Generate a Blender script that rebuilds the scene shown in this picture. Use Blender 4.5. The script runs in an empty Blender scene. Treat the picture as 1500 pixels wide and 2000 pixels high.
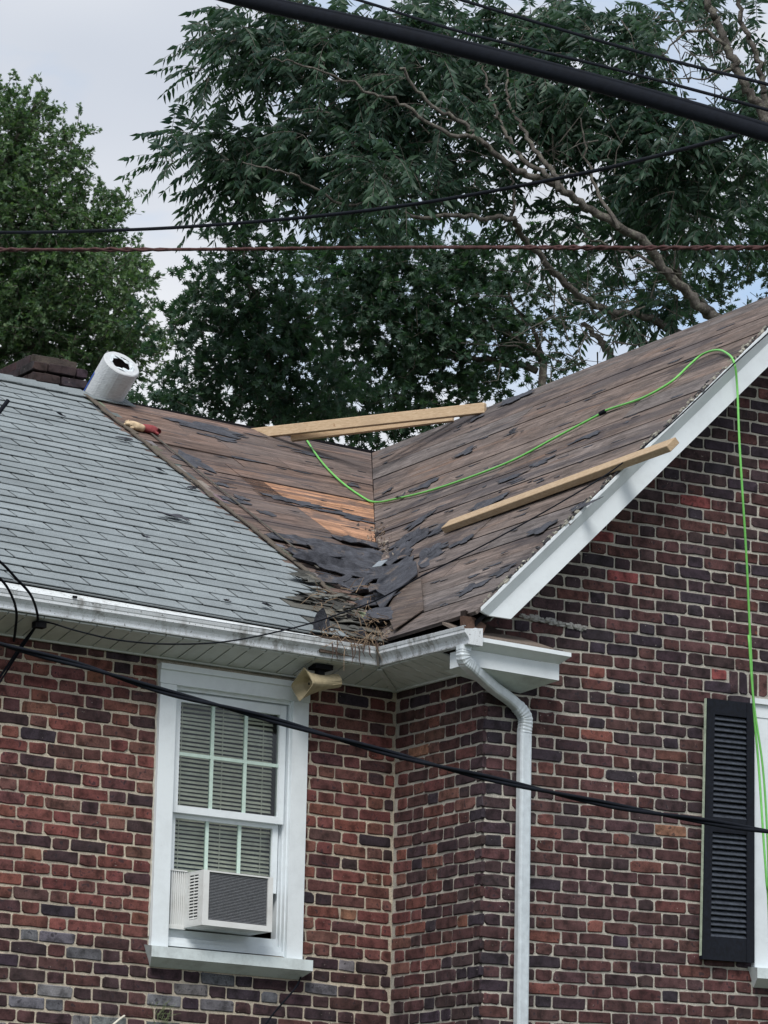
import bpy, math, random
import numpy as np
from mathutils import Vector, Matrix
random.seed(7); rng = np.random.default_rng(11)
S = bpy.context.scene
COL = S.collection

# ------------------------------------------------------------------ camera
CAM = np.array([-9.9793, -16.1132, 1.6]); FPX = 6800.0
th, pt, rl = math.radians(31.5), math.radians(12.85757795), math.radians(1.23496451)
_F = np.array([math.sin(th)*math.cos(pt), math.cos(th)*math.cos(pt), math.sin(pt)])
_R = np.array([math.cos(th), -math.sin(th), 0.0]); _U = np.cross(_R, _F)
RT = math.cos(rl)*_R + math.sin(rl)*_U; UP = -math.sin(rl)*_R + math.cos(rl)*_U; FW = _F
cd = bpy.data.cameras.new('camera'); cam = bpy.data.objects.new('camera', cd); COL.objects.link(cam)
m = Matrix(((RT[0], UP[0], -FW[0], CAM[0]), (RT[1], UP[1], -FW[1], CAM[1]), (RT[2], UP[2], -FW[2], CAM[2]), (0, 0, 0, 1)))
cam.matrix_world = m
cd.sensor_fit = 'HORIZONTAL'; cd.sensor_width = 36; cd.lens = FPX/1500*36
cd.clip_start = 0.5; cd.clip_end = 3000
S.camera = cam

# ------------------------------------------------------------------ light
SUN_EL, SUN_AZ = math.radians(50), math.radians(218)   # azimuth clockwise from +Y (compass-like)
W = bpy.data.worlds.new('World'); S.world = W; W.use_nodes = True
nt = W.node_tree; nt.nodes.clear()
def wn(t, **k):
    n = nt.nodes.new(t)
    for a, b in k.items(): setattr(n, a, b)
    return n
sky = wn('ShaderNodeTexSky', sky_type='NISHITA', sun_disc=False, sun_elevation=SUN_EL, sun_rotation=SUN_AZ)
tc = wn('ShaderNodeTexCoord'); mp = wn('ShaderNodeMapping'); mp.inputs['Scale'].default_value = (1, 1, 2.2)
n1 = wn('ShaderNodeTexNoise'); n1.inputs['Scale'].default_value = 7.0; n1.inputs['Detail'].default_value = 7; n1.inputs['Roughness'].default_value = .48
n2 = wn('ShaderNodeTexNoise'); n2.inputs['Scale'].default_value = 3.4; n2.inputs['Detail'].default_value = 3
r1 = wn('ShaderNodeValToRGB'); r1.color_ramp.elements[0].position = .28; r1.color_ramp.elements[1].position = .46
r1.color_ramp.elements[0].color = (0.06, .06, .06, 1); r1.color_ramp.elements[1].color = (1, 1, 1, 1)
r2 = wn('ShaderNodeValToRGB')
r2.color_ramp.elements[0].position = .36; r2.color_ramp.elements[0].color = (2.65, 2.9, 3.35, 1)
r2.color_ramp.elements[1].position = .62; r2.color_ramp.elements[1].color = (3.9, 4.02, 4.25, 1)
skb = wn('ShaderNodeMix', data_type='RGBA', blend_type='MIX'); skb.inputs[0].default_value = .62
skb.inputs[7].default_value = (1.5, 2.6, 4.0, 1)
mx = wn('ShaderNodeMix', data_type='RGBA', blend_type='MIX')
bg = wn('ShaderNodeBackground'); bg.inputs[1].default_value = .1
wo = wn('ShaderNodeOutputWorld')
L = nt.links.new
L(tc.outputs['Generated'], mp.inputs[0]); L(mp.outputs[0], n1.inputs[0]); L(mp.outputs[0], n2.inputs[0])
L(n1.outputs[0], r1.inputs[0]); L(n2.outputs[0], r2.inputs[0])
L(sky.outputs[0], skb.inputs[6]); L(r1.outputs[0], mx.inputs[0]); L(skb.outputs[2], mx.inputs[6]); L(r2.outputs[0], mx.inputs[7])
L(mx.outputs[2], bg.inputs[0]); L(bg.outputs[0], wo.inputs[0])
sl = bpy.data.lights.new('sun', 'SUN'); sl.energy = 1.5; sl.angle = math.radians(25); sl.color = (1, .96, .9)
so = bpy.data.objects.new('sun', sl); COL.objects.link(so)
sd = Vector((math.sin(SUN_AZ)*math.cos(SUN_EL), math.cos(SUN_AZ)*math.cos(SUN_EL), math.sin(SUN_EL)))
so.rotation_euler = sd.to_track_quat('Z', 'Y').to_euler(); so.location = (-20, -30, 30)
S.view_settings.view_transform = 'Standard'; S.view_settings.look = 'None'
S.view_settings.exposure = 1.1; S.view_settings.gamma = 1.0; S.view_settings.use_curve_mapping = False
S.cycles.max_bounces = 6; S.cycles.transparent_max_bounces = 12

# ------------------------------------------------------------------ helpers
A3 = lambda *p: np.array(p, float)
def ray(x, y): return (x-750)*RT - (y-1000)*UP + FPX*FW
def atY(x, y, Y): r = ray(x, y); return CAM + r*(Y-CAM[1])/r[1]
def atX(x, y, X): r = ray(x, y); return CAM + r*(X-CAM[0])/r[0]
def atP(x, y, P, n): r = ray(x, y); return CAM + r*(np.dot(P-CAM, n)/np.dot(r, n))
def atD(x, y, D): return CAM + ray(x, y)*(D/FPX)
def nrm(v): v = np.asarray(v, float); return v/np.linalg.norm(v)

class MB:
    def __init__(s): s.v = []; s.f = []; s.c = []
    def poly(s, pts, col=None):
        i = len(s.v); s.v += [tuple(p) for p in pts]; s.f.append(tuple(range(i, i+len(pts)))); s.c.append(col); return s
    def mesh(s, vs, fs, col=None):
        i = len(s.v); s.v += [tuple(p) for p in vs]
        for f in fs: s.f.append(tuple(i+k for k in f)); s.c.append(col)
        return s
    def prism(s, pts, off, col=None):
        n = len(pts); a = [np.asarray(p, float) for p in pts]; b = [p+np.asarray(off, float) for p in a]
        return s.mesh(a+b, [tuple(range(n))[::-1], tuple(range(n, 2*n))]+[(k, (k+1) % n, n+(k+1) % n, n+k) for k in range(n)], col)
    def box(s, x0, x1, y0, y1, z0, z1, col=None):
        return s.prism([(x0, y0, z0), (x1, y0, z0), (x1, y1, z0), (x0, y1, z0)], (0, 0, z1-z0), col)
    def obox(s, c, u, v, w, col=None):      # centre and three half-vectors
        c, u, v, w = map(lambda q: np.asarray(q, float), (c, u, v, w))
        return s.prism([c-u-v-w, c+u-v-w, c+u+v-w, c-u+v-w], 2*w, col)
    def bar(s, p, q, wd, hd, up=(0, 0, 1), col=None):
        p, q = np.asarray(p, float), np.asarray(q, float); d = nrm(q-p); sd_ = nrm(np.cross(d, up)); u = np.cross(sd_, d)
        return s.obox((p+q)/2, (q-p)/2, sd_*wd/2, u*hd/2, col)
    def tube(s, pts, r, n=6, col=None, cap=True):
        P = [np.asarray(p, float) for p in pts]; k = len(P); rr = r if hasattr(r, '__len__') else [r]*k
        i0 = len(s.v); t = nrm(P[1]-P[0]); a = nrm(np.cross(t, (0.3, .2, 1) if abs(t[2]) < .9 else (1, 0, 0)))
        for j in range(k):
            t = nrm(P[min(j+1, k-1)]-P[max(j-1, 0)]); a = nrm(a-t*np.dot(a, t)); b = np.cross(t, a)
            for q in range(n):
                an = 2*math.pi*q/n; s.v.append(tuple(P[j]+rr[j]*(math.cos(an)*a+math.sin(an)*b)))
        for j in range(k-1):
            for q in range(n):
                q2 = (q+1) % n; s.f.append((i0+j*n+q, i0+j*n+q2, i0+(j+1)*n+q2, i0+(j+1)*n+q)); s.c.append(col)
        if cap:
            s.f.append(tuple(i0+q for q in range(n))[::-1]); s.f.append(tuple(i0+(k-1)*n+q for q in range(n))); s.c += [col, col]
        return s
    def build(s, name, mat, parent=None, smooth=False, **tags):
        o = parent_off = np.zeros(3)
        if parent is not None: parent_off = np.array(parent['_o']) if '_o' in parent else np.zeros(3)
        me = bpy.data.meshes.new(name)
        V = np.array(s.v, float)-parent_off
        me.from_pydata(V.tolist(), [], s.f)
        if any(c is not None for c in s.c):
            at = me.attributes.new('tone', 'FLOAT_COLOR', 'CORNER'); arr = []
            for f, c in zip(s.f, s.c): arr += list((*(c or (1, 1, 1)), 1))*len(f)
            at.data.foreach_set('color', arr)
        if mat: me.materials.append(mat)
        if smooth: me.polygons.foreach_set('use_smooth', [True]*len(me.polygons))
        me.update()
        ob = bpy.data.objects.new(name, me); COL.objects.link(ob)
        if parent is not None:
            ob.parent = parent; ob['_o'] = list(parent_off)
        for a, b in tags.items(): ob[a] = b
        return ob
ROOTS = []
def thing(name, label, cat, loc, group=None):
    o = bpy.data.objects.new(name, None); COL.objects.link(o); o.location = tuple(float(c) for c in loc); o['_o'] = [float(c) for c in loc]
    o['label'] = label; o['category'] = cat
    if group: o['group'] = group
    ROOTS.append(o); return o
def spline(pts, n=8):
    P = [np.asarray(p, float) for p in pts]; out = []
    P = [2*P[0]-P[1]]+P+[2*P[-1]-P[-2]]
    for i in range(1, len(P)-2):
        for k in range(n):
            t = k/n; a, b, c, d = P[i-1], P[i], P[i+1], P[i+2]
            out.append(.5*((2*b)+(-a+c)*t+(2*a-5*b+4*c-d)*t*t+(-a+3*b-3*c+d)*t**3))
    out.append(P[-2]); return out

# ------------------------------------------------------------------ materials
class NT:
    def __init__(s, name, rough=.8, spec=.3):
        s.m = bpy.data.materials.new(name); s.m.use_nodes = True; s.t = s.m.node_tree; s.t.nodes.clear()
        s.o = s.n('ShaderNodeOutputMaterial'); s.b = s.n('ShaderNodeBsdfPrincipled'); s.l(s.b.outputs[0], s.o.inputs[0])
        s.b.inputs['Roughness'].default_value = rough; s.b.inputs['Specular IOR Level'].default_value = spec
        s.g = s.n('ShaderNodeNewGeometry')
    def n(s, t, **k):
        x = s.t.nodes.new(t)
        for a, b in k.items(): setattr(x, a, b)
        return x
    def l(s, a, b): s.t.links.new(a, b)
    def pos(s, scale=(1, 1, 1), rot=(0, 0, 0)):
        mp = s.n('ShaderNodeMapping'); mp.inputs['Scale'].default_value = scale; mp.inputs['Rotation'].default_value = rot
        s.l(s.g.outputs['Position'], mp.inputs[0]); return mp.outputs[0]
    def noise(s, vec, sc, det=4, rough=.55, dist=0):
        x = s.n('ShaderNodeTexNoise'); x.inputs['Scale'].default_value = sc; x.inputs['Detail'].default_value = det
        x.inputs['Roughness'].default_value = rough; x.inputs['Distortion'].default_value = dist; s.l(vec, x.inputs[0]); return x.outputs[0]
    def ramp(s, f, stops):
        x = s.n('ShaderNodeValToRGB'); cr = x.color_ramp
        while len(cr.elements) < len(stops): cr.elements.new(.5)
        for e, (p, c) in zip(cr.elements, stops):
            e.position = p; e.color = (*c, 1) if hasattr(c, '__len__') else (c, c, c, 1)
        s.l(f, x.inputs[0]); return x.outputs[0]
    def mix(s, f, a, b, mode='MIX'):
        x = s.n('ShaderNodeMix', data_type='RGBA', blend_type=mode)
        for v, i in ((f, 0), (a, 6), (b, 7)):
            if hasattr(v, 'is_linked') or hasattr(v, 'links'): s.l(v, x.inputs[i])
            elif i == 0: x.inputs[0].default_value = v
            else: x.inputs[i].default_value = (*v, 1)
        return x.outputs[2]
    def tone(s):
        x = s.n('ShaderNodeAttribute', attribute_name='tone'); return x.outputs['Color']
    def math(s, op, a, b=0.):
        x = s.n('ShaderNodeMath', operation=op)
        for v, i in ((a, 0), (b, 1)):
            if hasattr(v, 'links'): s.l(v, x.inputs[i])
            else: x.inputs[i].default_value = v
        return x.outputs[0]
    def z(s, ax=2):
        x = s.n('ShaderNodeSeparateXYZ'); s.l(s.g.outputs['Position'], x.inputs[0]); return x.outputs[ax]
    def mr(s, v, a, b, c=0., d=1.):
        x = s.n('ShaderNodeMapRange'); s.l(v, x.inputs[0])
        for i, q in enumerate((a, b, c, d)): x.inputs[i+1].default_value = q
        return x.outputs[0]
    def bump(s, h, strength=.5, dist=.01):
        x = s.n('ShaderNodeBump'); x.inputs['Strength'].default_value = strength; x.inputs['Distance'].default_value = dist
        s.l(h, x.inputs['Height']); s.l(x.outputs[0], s.b.inputs['Normal'])
    def col(s, c):
        if hasattr(c, 'links'): s.l(c, s.b.inputs['Base Color'])
        else: s.b.inputs['Base Color'].default_value = (*c, 1)
        return s.m

def m_brick():
    k = NT('brick', .85, .25); p = k.pos()
    c = k.tone()
    blot = k.ramp(k.noise(p, 17, 3, .6), [(.34, .42), (.5, .95), (.66, 1.35)])
    c = k.mix(1, c, blot, 'MULTIPLY')
    # flashed dark spots
    dk = k.ramp(k.noise(p, 34, 2, .5), [(.60, 0), (.68, 1)])
    c = k.mix(k.math('MULTIPLY', dk, .75), c, (.022, .02, .026))
    # orange chips
    oc = k.ramp(k.noise(p, 9.3, 5, .7), [(.70, 0), (.735, 1)])
    c = k.mix(k.math('MULTIPLY', oc, .7), c, (.30, .115, .07))
    fine = k.ramp(k.noise(p, 260, 3, .7), [(.3, .62), (.7, 1.35)])
    c = k.mix(1, c, fine, 'MULTIPLY')
    # lime specks
    wh = k.ramp(k.noise(p, 75, 2, .5), [(.745, 0), (.77, 1)])
    c = k.mix(k.math('MULTIPLY', wh, .6), c, (.5, .47, .42))
    k.bump(k.mix(.5, k.noise(p, 60, 4, .7), k.noise(p, 240, 2)), .8, .006)
    return k.col(c)
def m_mortar(name, a, b):
    k = NT(name, .95, .1); p = k.pos()
    c = k.mix(k.ramp(k.noise(p, 5, 4), [(.35, 0), (.65, 1)]), a, b)
    c = k.mix(1, c, k.ramp(k.noise(p, 190, 3, .8), [(.3, .6), (.7, 1.3)]), 'MULTIPLY')
    k.bump(k.noise(p, 90, 5, .8), 1, .008)
    return k.col(c)
def m_paint(name, base, dirt=(.25, .25, .22), amt=.35, rough=.45):
    k = NT(name, rough, .4); p = k.pos()
    c = k.mix(k.math('MULTIPLY', k.ramp(k.noise(p, 6, 6, .7), [(.45, 0), (.75, 1)]), amt), base, dirt)
    sp = k.ramp(k.noise(p, 120, 3, .6), [(.66, 0), (.72, 1)])
    c = k.mix(k.math('MULTIPLY', sp, amt*.8), c, dirt)
    k.bump(k.noise(p, 40, 3), .12, .004)
    return k.col(c)
def m_stained(name, base):
    k = NT(name, .6, .3); p = k.pos((5, 5, 1))
    f = k.ramp(k.noise(p, 3.0, 6, .75), [(.46, 0), (.62, 1)])
    f2 = k.ramp(k.noise(k.pos(), 3.5, 3, .5), [(.42, 0), (.6, 1)])
    c = k.mix(k.math('MULTIPLY', k.math('MULTIPLY', f, f2), .8), base, (.17, .165, .15))
    sp = k.ramp(k.noise(k.pos(), 55, 3, .6), [(.63, 0), (.68, 1)])
    c = k.mix(k.math('MULTIPLY', sp, .75), c, (.10, .10, .10))
    sp = k.ramp(k.noise(k.pos(), 210, 2, .6), [(.60, 0), (.66, 1)])
    c = k.mix(k.math('MULTIPLY', sp, .4), c, (.16, .15, .13))
    return k.col(c)
def m_deck(name, grain):      # grain: position scale, small along the fibres
    k = NT(name, .93, .12); p = k.pos(grain); q = k.pos()
    c = k.tone()
    g1 = k.ramp(k.noise(p, 22, 6, .7, .4), [(.30, .40), (.5, .92), (.7, 1.55)])
    c = k.mix(1, c, g1, 'MULTIPLY')
    g2 = k.ramp(k.noise(p, 75, 3, .7), [(.3, .65), (.7, 1.3)])
    c = k.mix(1, c, g2, 'MULTIPLY')
    ck = k.ramp(k.noise(p, 48, 4, .75, 1.5), [(.335, 1), (.375, 0)])
    c = k.mix(k.math('MULTIPLY', ck, .8), c, (.02, .015, .015))
    # bare lighter wood in worn streaks, tar remains as dark felt coloured blotches
    lw = k.ramp(k.noise(p, 7, 5, .7, .8), [(.57, 0), (.66, 1)])
    c = k.mix(k.math('MULTIPLY', lw, .5), c, (.26, .155, .105))
    tar = k.ramp(k.noise(p, 3.6, 7, .72, 1.2), [(.525, 0), (.575, 1)])
    c = k.mix(k.math('MULTIPLY', tar, .68), c, (.048, .046, .055))
    st = k.ramp(k.noise(q, 7, 7, .75, .6), [(.50, 0), (.62, 1)])
    c = k.mix(k.math('MULTIPLY', st, .45), c, (.05, .042, .042))
    gr = k.ramp(k.noise(q, 2.2, 5, .6), [(.42, 0), (.68, 1)])
    c = k.mix(k.math('MULTIPLY', gr, .40), c, (.15, .13, .125))
    wt = k.ramp(k.noise(q, 60, 2, .5), [(.76, 0), (.78, 1)])
    c = k.mix(k.math('MULTIPLY', wt, .6), c, (.6, .58, .53))
    k.bump(k.mix(.4, k.noise(p, 22, 6, .75, .4), k.noise(p, 75, 3)), 1, .014)
    return k.col(c)
def m_shingle(name, tint):
    k = NT(name, .95, .1); p = k.pos()
    c = k.tone()
    c = k.mix(1, c, k.ramp(k.noise(p, 330, 2, .6), [(.35, .58), (.65, 1.32)]), 'MULTIPLY')
    c = k.mix(1, c, k.ramp(k.noise(p, 3.2, 4, .6), [(.35, .88), (.65, 1.08)]), 'MULTIPLY')
    sp = k.ramp(k.noise(p, 48, 3, .6), [(.69, 0), (.73, 1)])
    c = k.mix(k.math('MULTIPLY', sp, .5), c, tint)
    # moss and grime gather in the rows nearest the eave and the torn edge
    k.bump(k.noise(p, 420, 2), .7, .003)
    return k.col(c)
def m_felt():
    k = NT('roofing_felt', .78, .35); p = k.pos()
    c = k.mix(k.ramp(k.noise(p, 14, 5, .7), [(.35, 0), (.7, 1)]), (.024, .026, .034), (.078, .083, .102))
    c = k.mix(k.math('MULTIPLY', k.ramp(k.noise(p, 6, 6, .7), [(.58, 0), (.66, 1)]), .5), c, (.16, .12, .09))
    c = k.mix(1, c, k.ramp(k.noise(p, 220, 2), [(.3, .75), (.7, 1.25)]), 'MULTIPLY')
    k.bump(k.noise(p, 22, 5, .7), .9, .014)
    return k.col(c)
def m_flat(name, c, rough=.6, spec=.4, var=.25, sc=30, metal=0):
    k = NT(name, rough, spec); p = k.pos()
    k.b.inputs['Metallic'].default_value = metal
    c2 = k.mix(1, c, k.ramp(k.noise(p, sc, 4, .6), [(.3, 1-var), (.7, 1+var)]), 'MULTIPLY')
    k.bump(k.noise(p, sc*3, 3), .25, .004)
    return k.col(c2)
def m_tone(name, rough=.7, spec=.3):
    k = NT(name, rough, spec); p = k.pos()
    c = k.mix(1, k.tone(), k.ramp(k.noise(p, 90, 4, .6), [(.3, .75), (.7, 1.25)]), 'MULTIPLY')
    k.bump(k.noise(p, 120, 3), .3, .004)
    return k.col(c)
def m_lumber(name='lumber', g=1.):
    k = NT(name, .8, .2); p = k.pos((1.2, 5, 30))
    c = k.mix(k.ramp(k.noise(p, 6, 5, .6, .6), [(.3, 0), (.7, 1)]), (.44*g, .31*g, .19*g), (.62*g, .48*g, .33*g))
    c = k.mix(k.math('MULTIPLY', k.ramp(k.noise(k.pos(), 18, 2), [(.70, 0), (.74, 1)]), .7), c, (.28, .14, .07))
    c = k.mix(k.math('MULTIPLY', k.ramp(k.noise(k.pos(), 5, 5, .7), [(.5, 0), (.75, 1)]), .4), c, (.30, .21, .14))
    k.bump(k.noise(p, 14, 4), .3, .004)
    return k.col(c)
def m_leaf(name, c1, c2, trans=.35):
    k = NT(name, .5, .35)
    at = k.n('ShaderNodeAttribute', attribute_name='shade')
    c = k.mix(at.outputs['Fac'], c1, c2)
    d = k.b; k.col(c); k.b.inputs['Roughness'].default_value = .48
    t = k.n('ShaderNodeBsdfTranslucent'); k.l(k.mix(1, c, (1.2, 1.5, .7), 'MULTIPLY'), t.inputs[0])
    ms = k.n('ShaderNodeMixShader'); ms.inputs[0].default_value = trans
    k.l(d.outputs[0], ms.inputs[1]); k.l(t.outputs[0], ms.inputs[2]); k.l(ms.outputs[0], k.o.inputs[0])
    return k.m
def m_bark():
    k = NT('bark', .95, .1); p = k.pos((1, 1, .5))
    c = k.mix(k.ramp(k.noise(p, 9, 6, .7), [(.4, 0), (.6, 1)]), (.075, .067, .062), (.16, .148, .135))
    li = k.ramp(k.noise(k.pos(), 16, 6, .75), [(.52, 0), (.6, 1)])
    c = k.mix(k.math('MULTIPLY', li, .6), c, (.26, .26, .21))
    k.bump(k.noise(p, 30, 5, .8), 1, .03)
    return k.col(c)
def m_glass():
    k = NT('window_glass', .03, .5)
    tr = k.n('ShaderNodeBsdfTransparent'); tr.inputs[0].default_value = (.93, .96, .95, 1)
    gl = k.n('ShaderNodeBsdfGlossy'); gl.inputs['Roughness'].default_value = .03
    fr = k.n('ShaderNodeFresnel'); fr.inputs[0].default_value = 1.5
    f = k.mr(fr.outputs[0], 0, 1, 0, .8)
    ms = k.n('ShaderNodeMixShader'); k.l(f, ms.inputs[0]); k.l(tr.outputs[0], ms.inputs[1]); k.l(gl.outputs[0], ms.inputs[2]); k.l(ms.outputs[0], k.o.inputs[0])
    return k.m
MB_brick = m_brick()
M_mortA = m_mortar('mortar_tan', (.66, .585, .47), (.44, .40, .335))
M_mortC = m_mortar('mortar_grey', (.58, .55, .485), (.38, .37, .335))
M_white = m_paint('white_trim', (.74, .80, .84), (.32, .34, .36), .22)
M_whiteD = m_paint('white_sill', (.66, .74, .76), (.22, .23, .23), .55)
M_gutter = m_stained('gutter_white', (.66, .70, .74))
M_guard = m_stained('gutter_cover', (.62, .66, .68))
M_soffit = m_paint('soffit_vinyl', (.56, .60, .60), (.16, .18, .16), .35, .6)
M_deckX = m_deck('deck_boards_main', (.09, 1, 1)); M_deckY = m_deck('deck_boards_gable', (1, .09, 1))
M_sh = m_shingle('asphalt_shingle', (.055, .06, .075)); M_shOld = m_shingle('old_shingle', (.09, .07, .06))
M_felt = m_felt()
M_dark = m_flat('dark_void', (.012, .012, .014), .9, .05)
M_black = m_flat('cable_black', (.005, .007, .012), .8, .15)
M_rust = m_flat('cable_rust', (.07, .035, .035), .8, .2, .4, 60)
M_shut = m_flat('shutter_paint', (.005, .007, .013), .65, .25, .45, 50)
M_green = m_flat('green_cord', (.16, .50, .11), .45, .4, .12)
M_horn = m_flat('horn_plastic', (.40, .34, .22), .6, .35, .16, 25)
M_lum = m_lumber(); M_old = m_tone('weathered_wood', .9, .15); M_tone = m_tone('toned')
M_acw = m_paint('appliance_white', (.70, .72, .72), (.25, .22, .18), .3)
M_coil = m_flat('appliance_coil', (.10, .105, .115), .6, .4, .35, 120)
M_blind = m_flat('blind_slat', (.86, .83, .70), .7, .2, .12)
M_glass = m_glass(); M_bark = m_bark()
M_metal = m_flat('downspout_metal', (.60, .66, .70), .38, .5, .12, 20, .25)

# ------------------------------------------------------------------ ground
g = MB().poly([(-400, -400, 0), (400, -400, 0), (400, 400, 0), (-400, 400, 0)])
kg = NT('ground', .95, .1); kg.col(kg.mix(kg.ramp(kg.noise(kg.pos(), .3, 6), [(.4, 0), (.6, 1)]), (.05, .07, .03), (.12, .11, .09)))
g.build('ground', kg.m, kind='structure')

# ------------------------------------------------------------------ house frame
WY = -.885                      # plane of the gable wall; the main wall is Y=0, the return wall X=0
RA, RZ, RM = -.032585, 5.10678, .57        # main roof plane z = RZ + RA x + RM (y+.25)
n1v = np.array([-RA, -RM, 1.0]); P1 = A3(0, -.25, RZ)
V = atP(726, 885, P1, n1v)      # where both ridges and the valley meet
G = A3(-.28, -.28, RZ+RA*-.28+RM*-.03)
R2b = -.015; R2t = (G[2]-V[2]-R2b*(G[1]-V[1]))/(G[0]-V[0])
n2v = np.array([-R2t, -R2b, 1.0]); P2 = V
z1 = lambda x, y: RZ+RA*x+RM*(y+.25)
z2 = lambda x, y: V[2]+R2t*(x-V[0])+R2b*(y-V[1])
val = lambda y: G[0]+(V[0]-G[0])*(y-G[1])/(V[1]-G[1])      # valley x at y
valy = lambda x: G[1]+(V[1]-G[1])*(x-G[0])/(V[0]-G[0])
RIDGE_Y = V[1]; RIDGE_X = V[0]; RAKE = -1.16
r1 = lambda x, y, h=0: A3(x, y, z1(x, y))+h*nrm(n1v)
r2 = lambda x, y, h=0: A3(x, y, z2(x, y))+h*nrm(n2v)

house = thing('brick_house', 'red brick house with half stripped roof, white trim and a gable on its right', 'house', (0, 0, 0))

# window rectangles
wa0, wa1 = atY(313, 1297, 0), atY(589, 1845, 0)
WAX0, WAX1, WAZ0, WAZ1 = -1.484, -.572, 3.405, 4.885
WCX0, WCX1, WCZ0, WCZ1 = 1.775, 2.62, 3.45, 4.93

# mortar bodies
mA = MB(); MR = .0035
mA.box(-5, WAX0+.03, MR, .25, 0, 4.93); mA.box(WAX1-.03, .25, MR, .25, 0, 4.93)
mA.box(WAX0+.03, WAX1-.03, MR, .25, 0, WAZ0); mA.box(WAX0+.03, WAX1-.03, MR, .25, WAZ1-.03, 4.93)
wallA = mA.build('wall', M_mortA, house)
wallB = MB().box(MR, .25, WY+.02, MR, 0, 4.93).build('wall', M_mortC, house)
mC = MB(); XE = 2*RIDGE_X-.0
def gp(x0, x1, zb, zt=None):
    a = (x0, WY+MR, zb); b = (x1, WY+MR, zb)
    if zt is None: t = [(x1, WY+MR, min(z2(x1, WY), z2(2*RIDGE_X-x1, WY))-.03), (x0, WY+MR, min(z2(x0, WY), z2(2*RIDGE_X-x0, WY))-.03)]
    else: t = [(x1, WY+MR, zt), (x0, WY+MR, zt)]
    mC.prism([a, b]+t, (0, .24, 0))
gp(MR+.012, WCX0+.03, 0); gp(WCX0+.03, RIDGE_X, WCZ1-.03); gp(RIDGE_X, WCX1-.03, WCZ1-.03); gp(WCX0+.03, WCX1-.03, 0, WCZ0); gp(WCX1-.03, XE, 0)
wallC = mC.build('gable_wall', M_mortC, house)

# bricks ------------------------------------------------------------
ZK, CH = 4.5164, .0688
def brick(mb, o, ux, up, out, w, h, col, rs):
    j = lambda s: rs.normal(0, s)
    c = [max(.004, min(.022, abs(rs.normal(.0065, .0045)))) for _ in range(4)]
    base = [(c[0], 0), (w*.5, j(.0012)), (w-c[1], 0), (w, c[1]*.8), (w, h-c[2]*.8), (w-c[2], h), (w*.5, h+j(.0015)), (c[3], h), (0, h-c[3]*.8), (0, c[0]*.8)]
    base = [(a+j(.0018), b+j(.0016)) for a, b in base]
    cx_, cz_ = w/2, h/2
    pr = .002+abs(j(.0015)); n = len(base); vs = []
    tl = j(.0012)
    for k, (sc, d) in enumerate((((1-.008/w, 1-.009/h), pr), ((1, 1), -.002), ((1, 1), -.02))):
        for a, b in base:
            a2, b2 = cx_+(a-cx_)*sc[0], cz_+(b-cz_)*sc[1]
            vs.append(o+ux*a2+up*b2+out*(d+(tl*(a2-cx_)/w if k == 0 else 0)))
    fs = [tuple(range(n))]
    for r_ in range(2): fs += [(r_*n+(q+1) % n, r_*n+q, (r_+1)*n+q, (r_+1)*n+(q+1) % n) for q in range(n)]
    mb.mesh(vs, fs, col)
def pick(pal, rs):
    a = pal[rs.integers(len(pal))]; f = rs.uniform(.82, 1.2); return tuple(max(.01, x*f*rs.uniform(.95, 1.05)) for x in a)
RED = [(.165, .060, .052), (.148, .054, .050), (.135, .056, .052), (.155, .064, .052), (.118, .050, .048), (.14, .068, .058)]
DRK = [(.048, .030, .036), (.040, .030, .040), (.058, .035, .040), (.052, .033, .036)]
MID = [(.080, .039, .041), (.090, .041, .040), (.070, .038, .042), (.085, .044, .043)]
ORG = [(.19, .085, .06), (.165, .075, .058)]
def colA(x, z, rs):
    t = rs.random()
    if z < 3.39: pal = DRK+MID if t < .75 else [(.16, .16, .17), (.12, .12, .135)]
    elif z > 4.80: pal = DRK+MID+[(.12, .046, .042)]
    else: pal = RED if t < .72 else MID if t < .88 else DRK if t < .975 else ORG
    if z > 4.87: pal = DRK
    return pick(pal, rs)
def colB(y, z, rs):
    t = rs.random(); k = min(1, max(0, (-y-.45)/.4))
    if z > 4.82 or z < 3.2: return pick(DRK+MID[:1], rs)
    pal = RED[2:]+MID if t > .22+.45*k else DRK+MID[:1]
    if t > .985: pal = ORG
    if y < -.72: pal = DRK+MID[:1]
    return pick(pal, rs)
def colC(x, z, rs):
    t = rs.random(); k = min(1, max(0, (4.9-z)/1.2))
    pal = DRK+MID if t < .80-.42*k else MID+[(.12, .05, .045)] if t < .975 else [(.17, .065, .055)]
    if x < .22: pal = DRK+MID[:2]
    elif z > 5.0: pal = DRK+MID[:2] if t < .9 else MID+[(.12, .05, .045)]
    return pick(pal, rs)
special = [(atY(1180, 1054, WY), 1), (atY(1372, 993, WY), 1), (atY(1219, 1138, WY), 1), (atY(1411, 1311, WY), 1), (atY(1245, 1465, WY), 2), (atY(1324, 1622, WY), 2), (atX(836, 1462, 0), 2), (atY(677, 1793, 0), 2)]
bricks = []      # (area, wall, spec)
def hides(x0, x1, z0, z1, R): return x0 > R[0] and x1 < R[1] and z0 > R[2] and z1 < R[3]
def cut(x0, x1, z0, z1, R):
    """pieces of a brick left after the opening R"""
    if z1 <= R[2]+.01 or z0 >= R[3]-.01 or x1 <= R[0] or x0 >= R[1]: return [(x0, x1)]
    o = []
    if x0 < R[0]-.02: o.append((x0, R[0]-.002))
    if x1 > R[1]+.02: o.append((R[1]+.002, x1))
    return o
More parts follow.
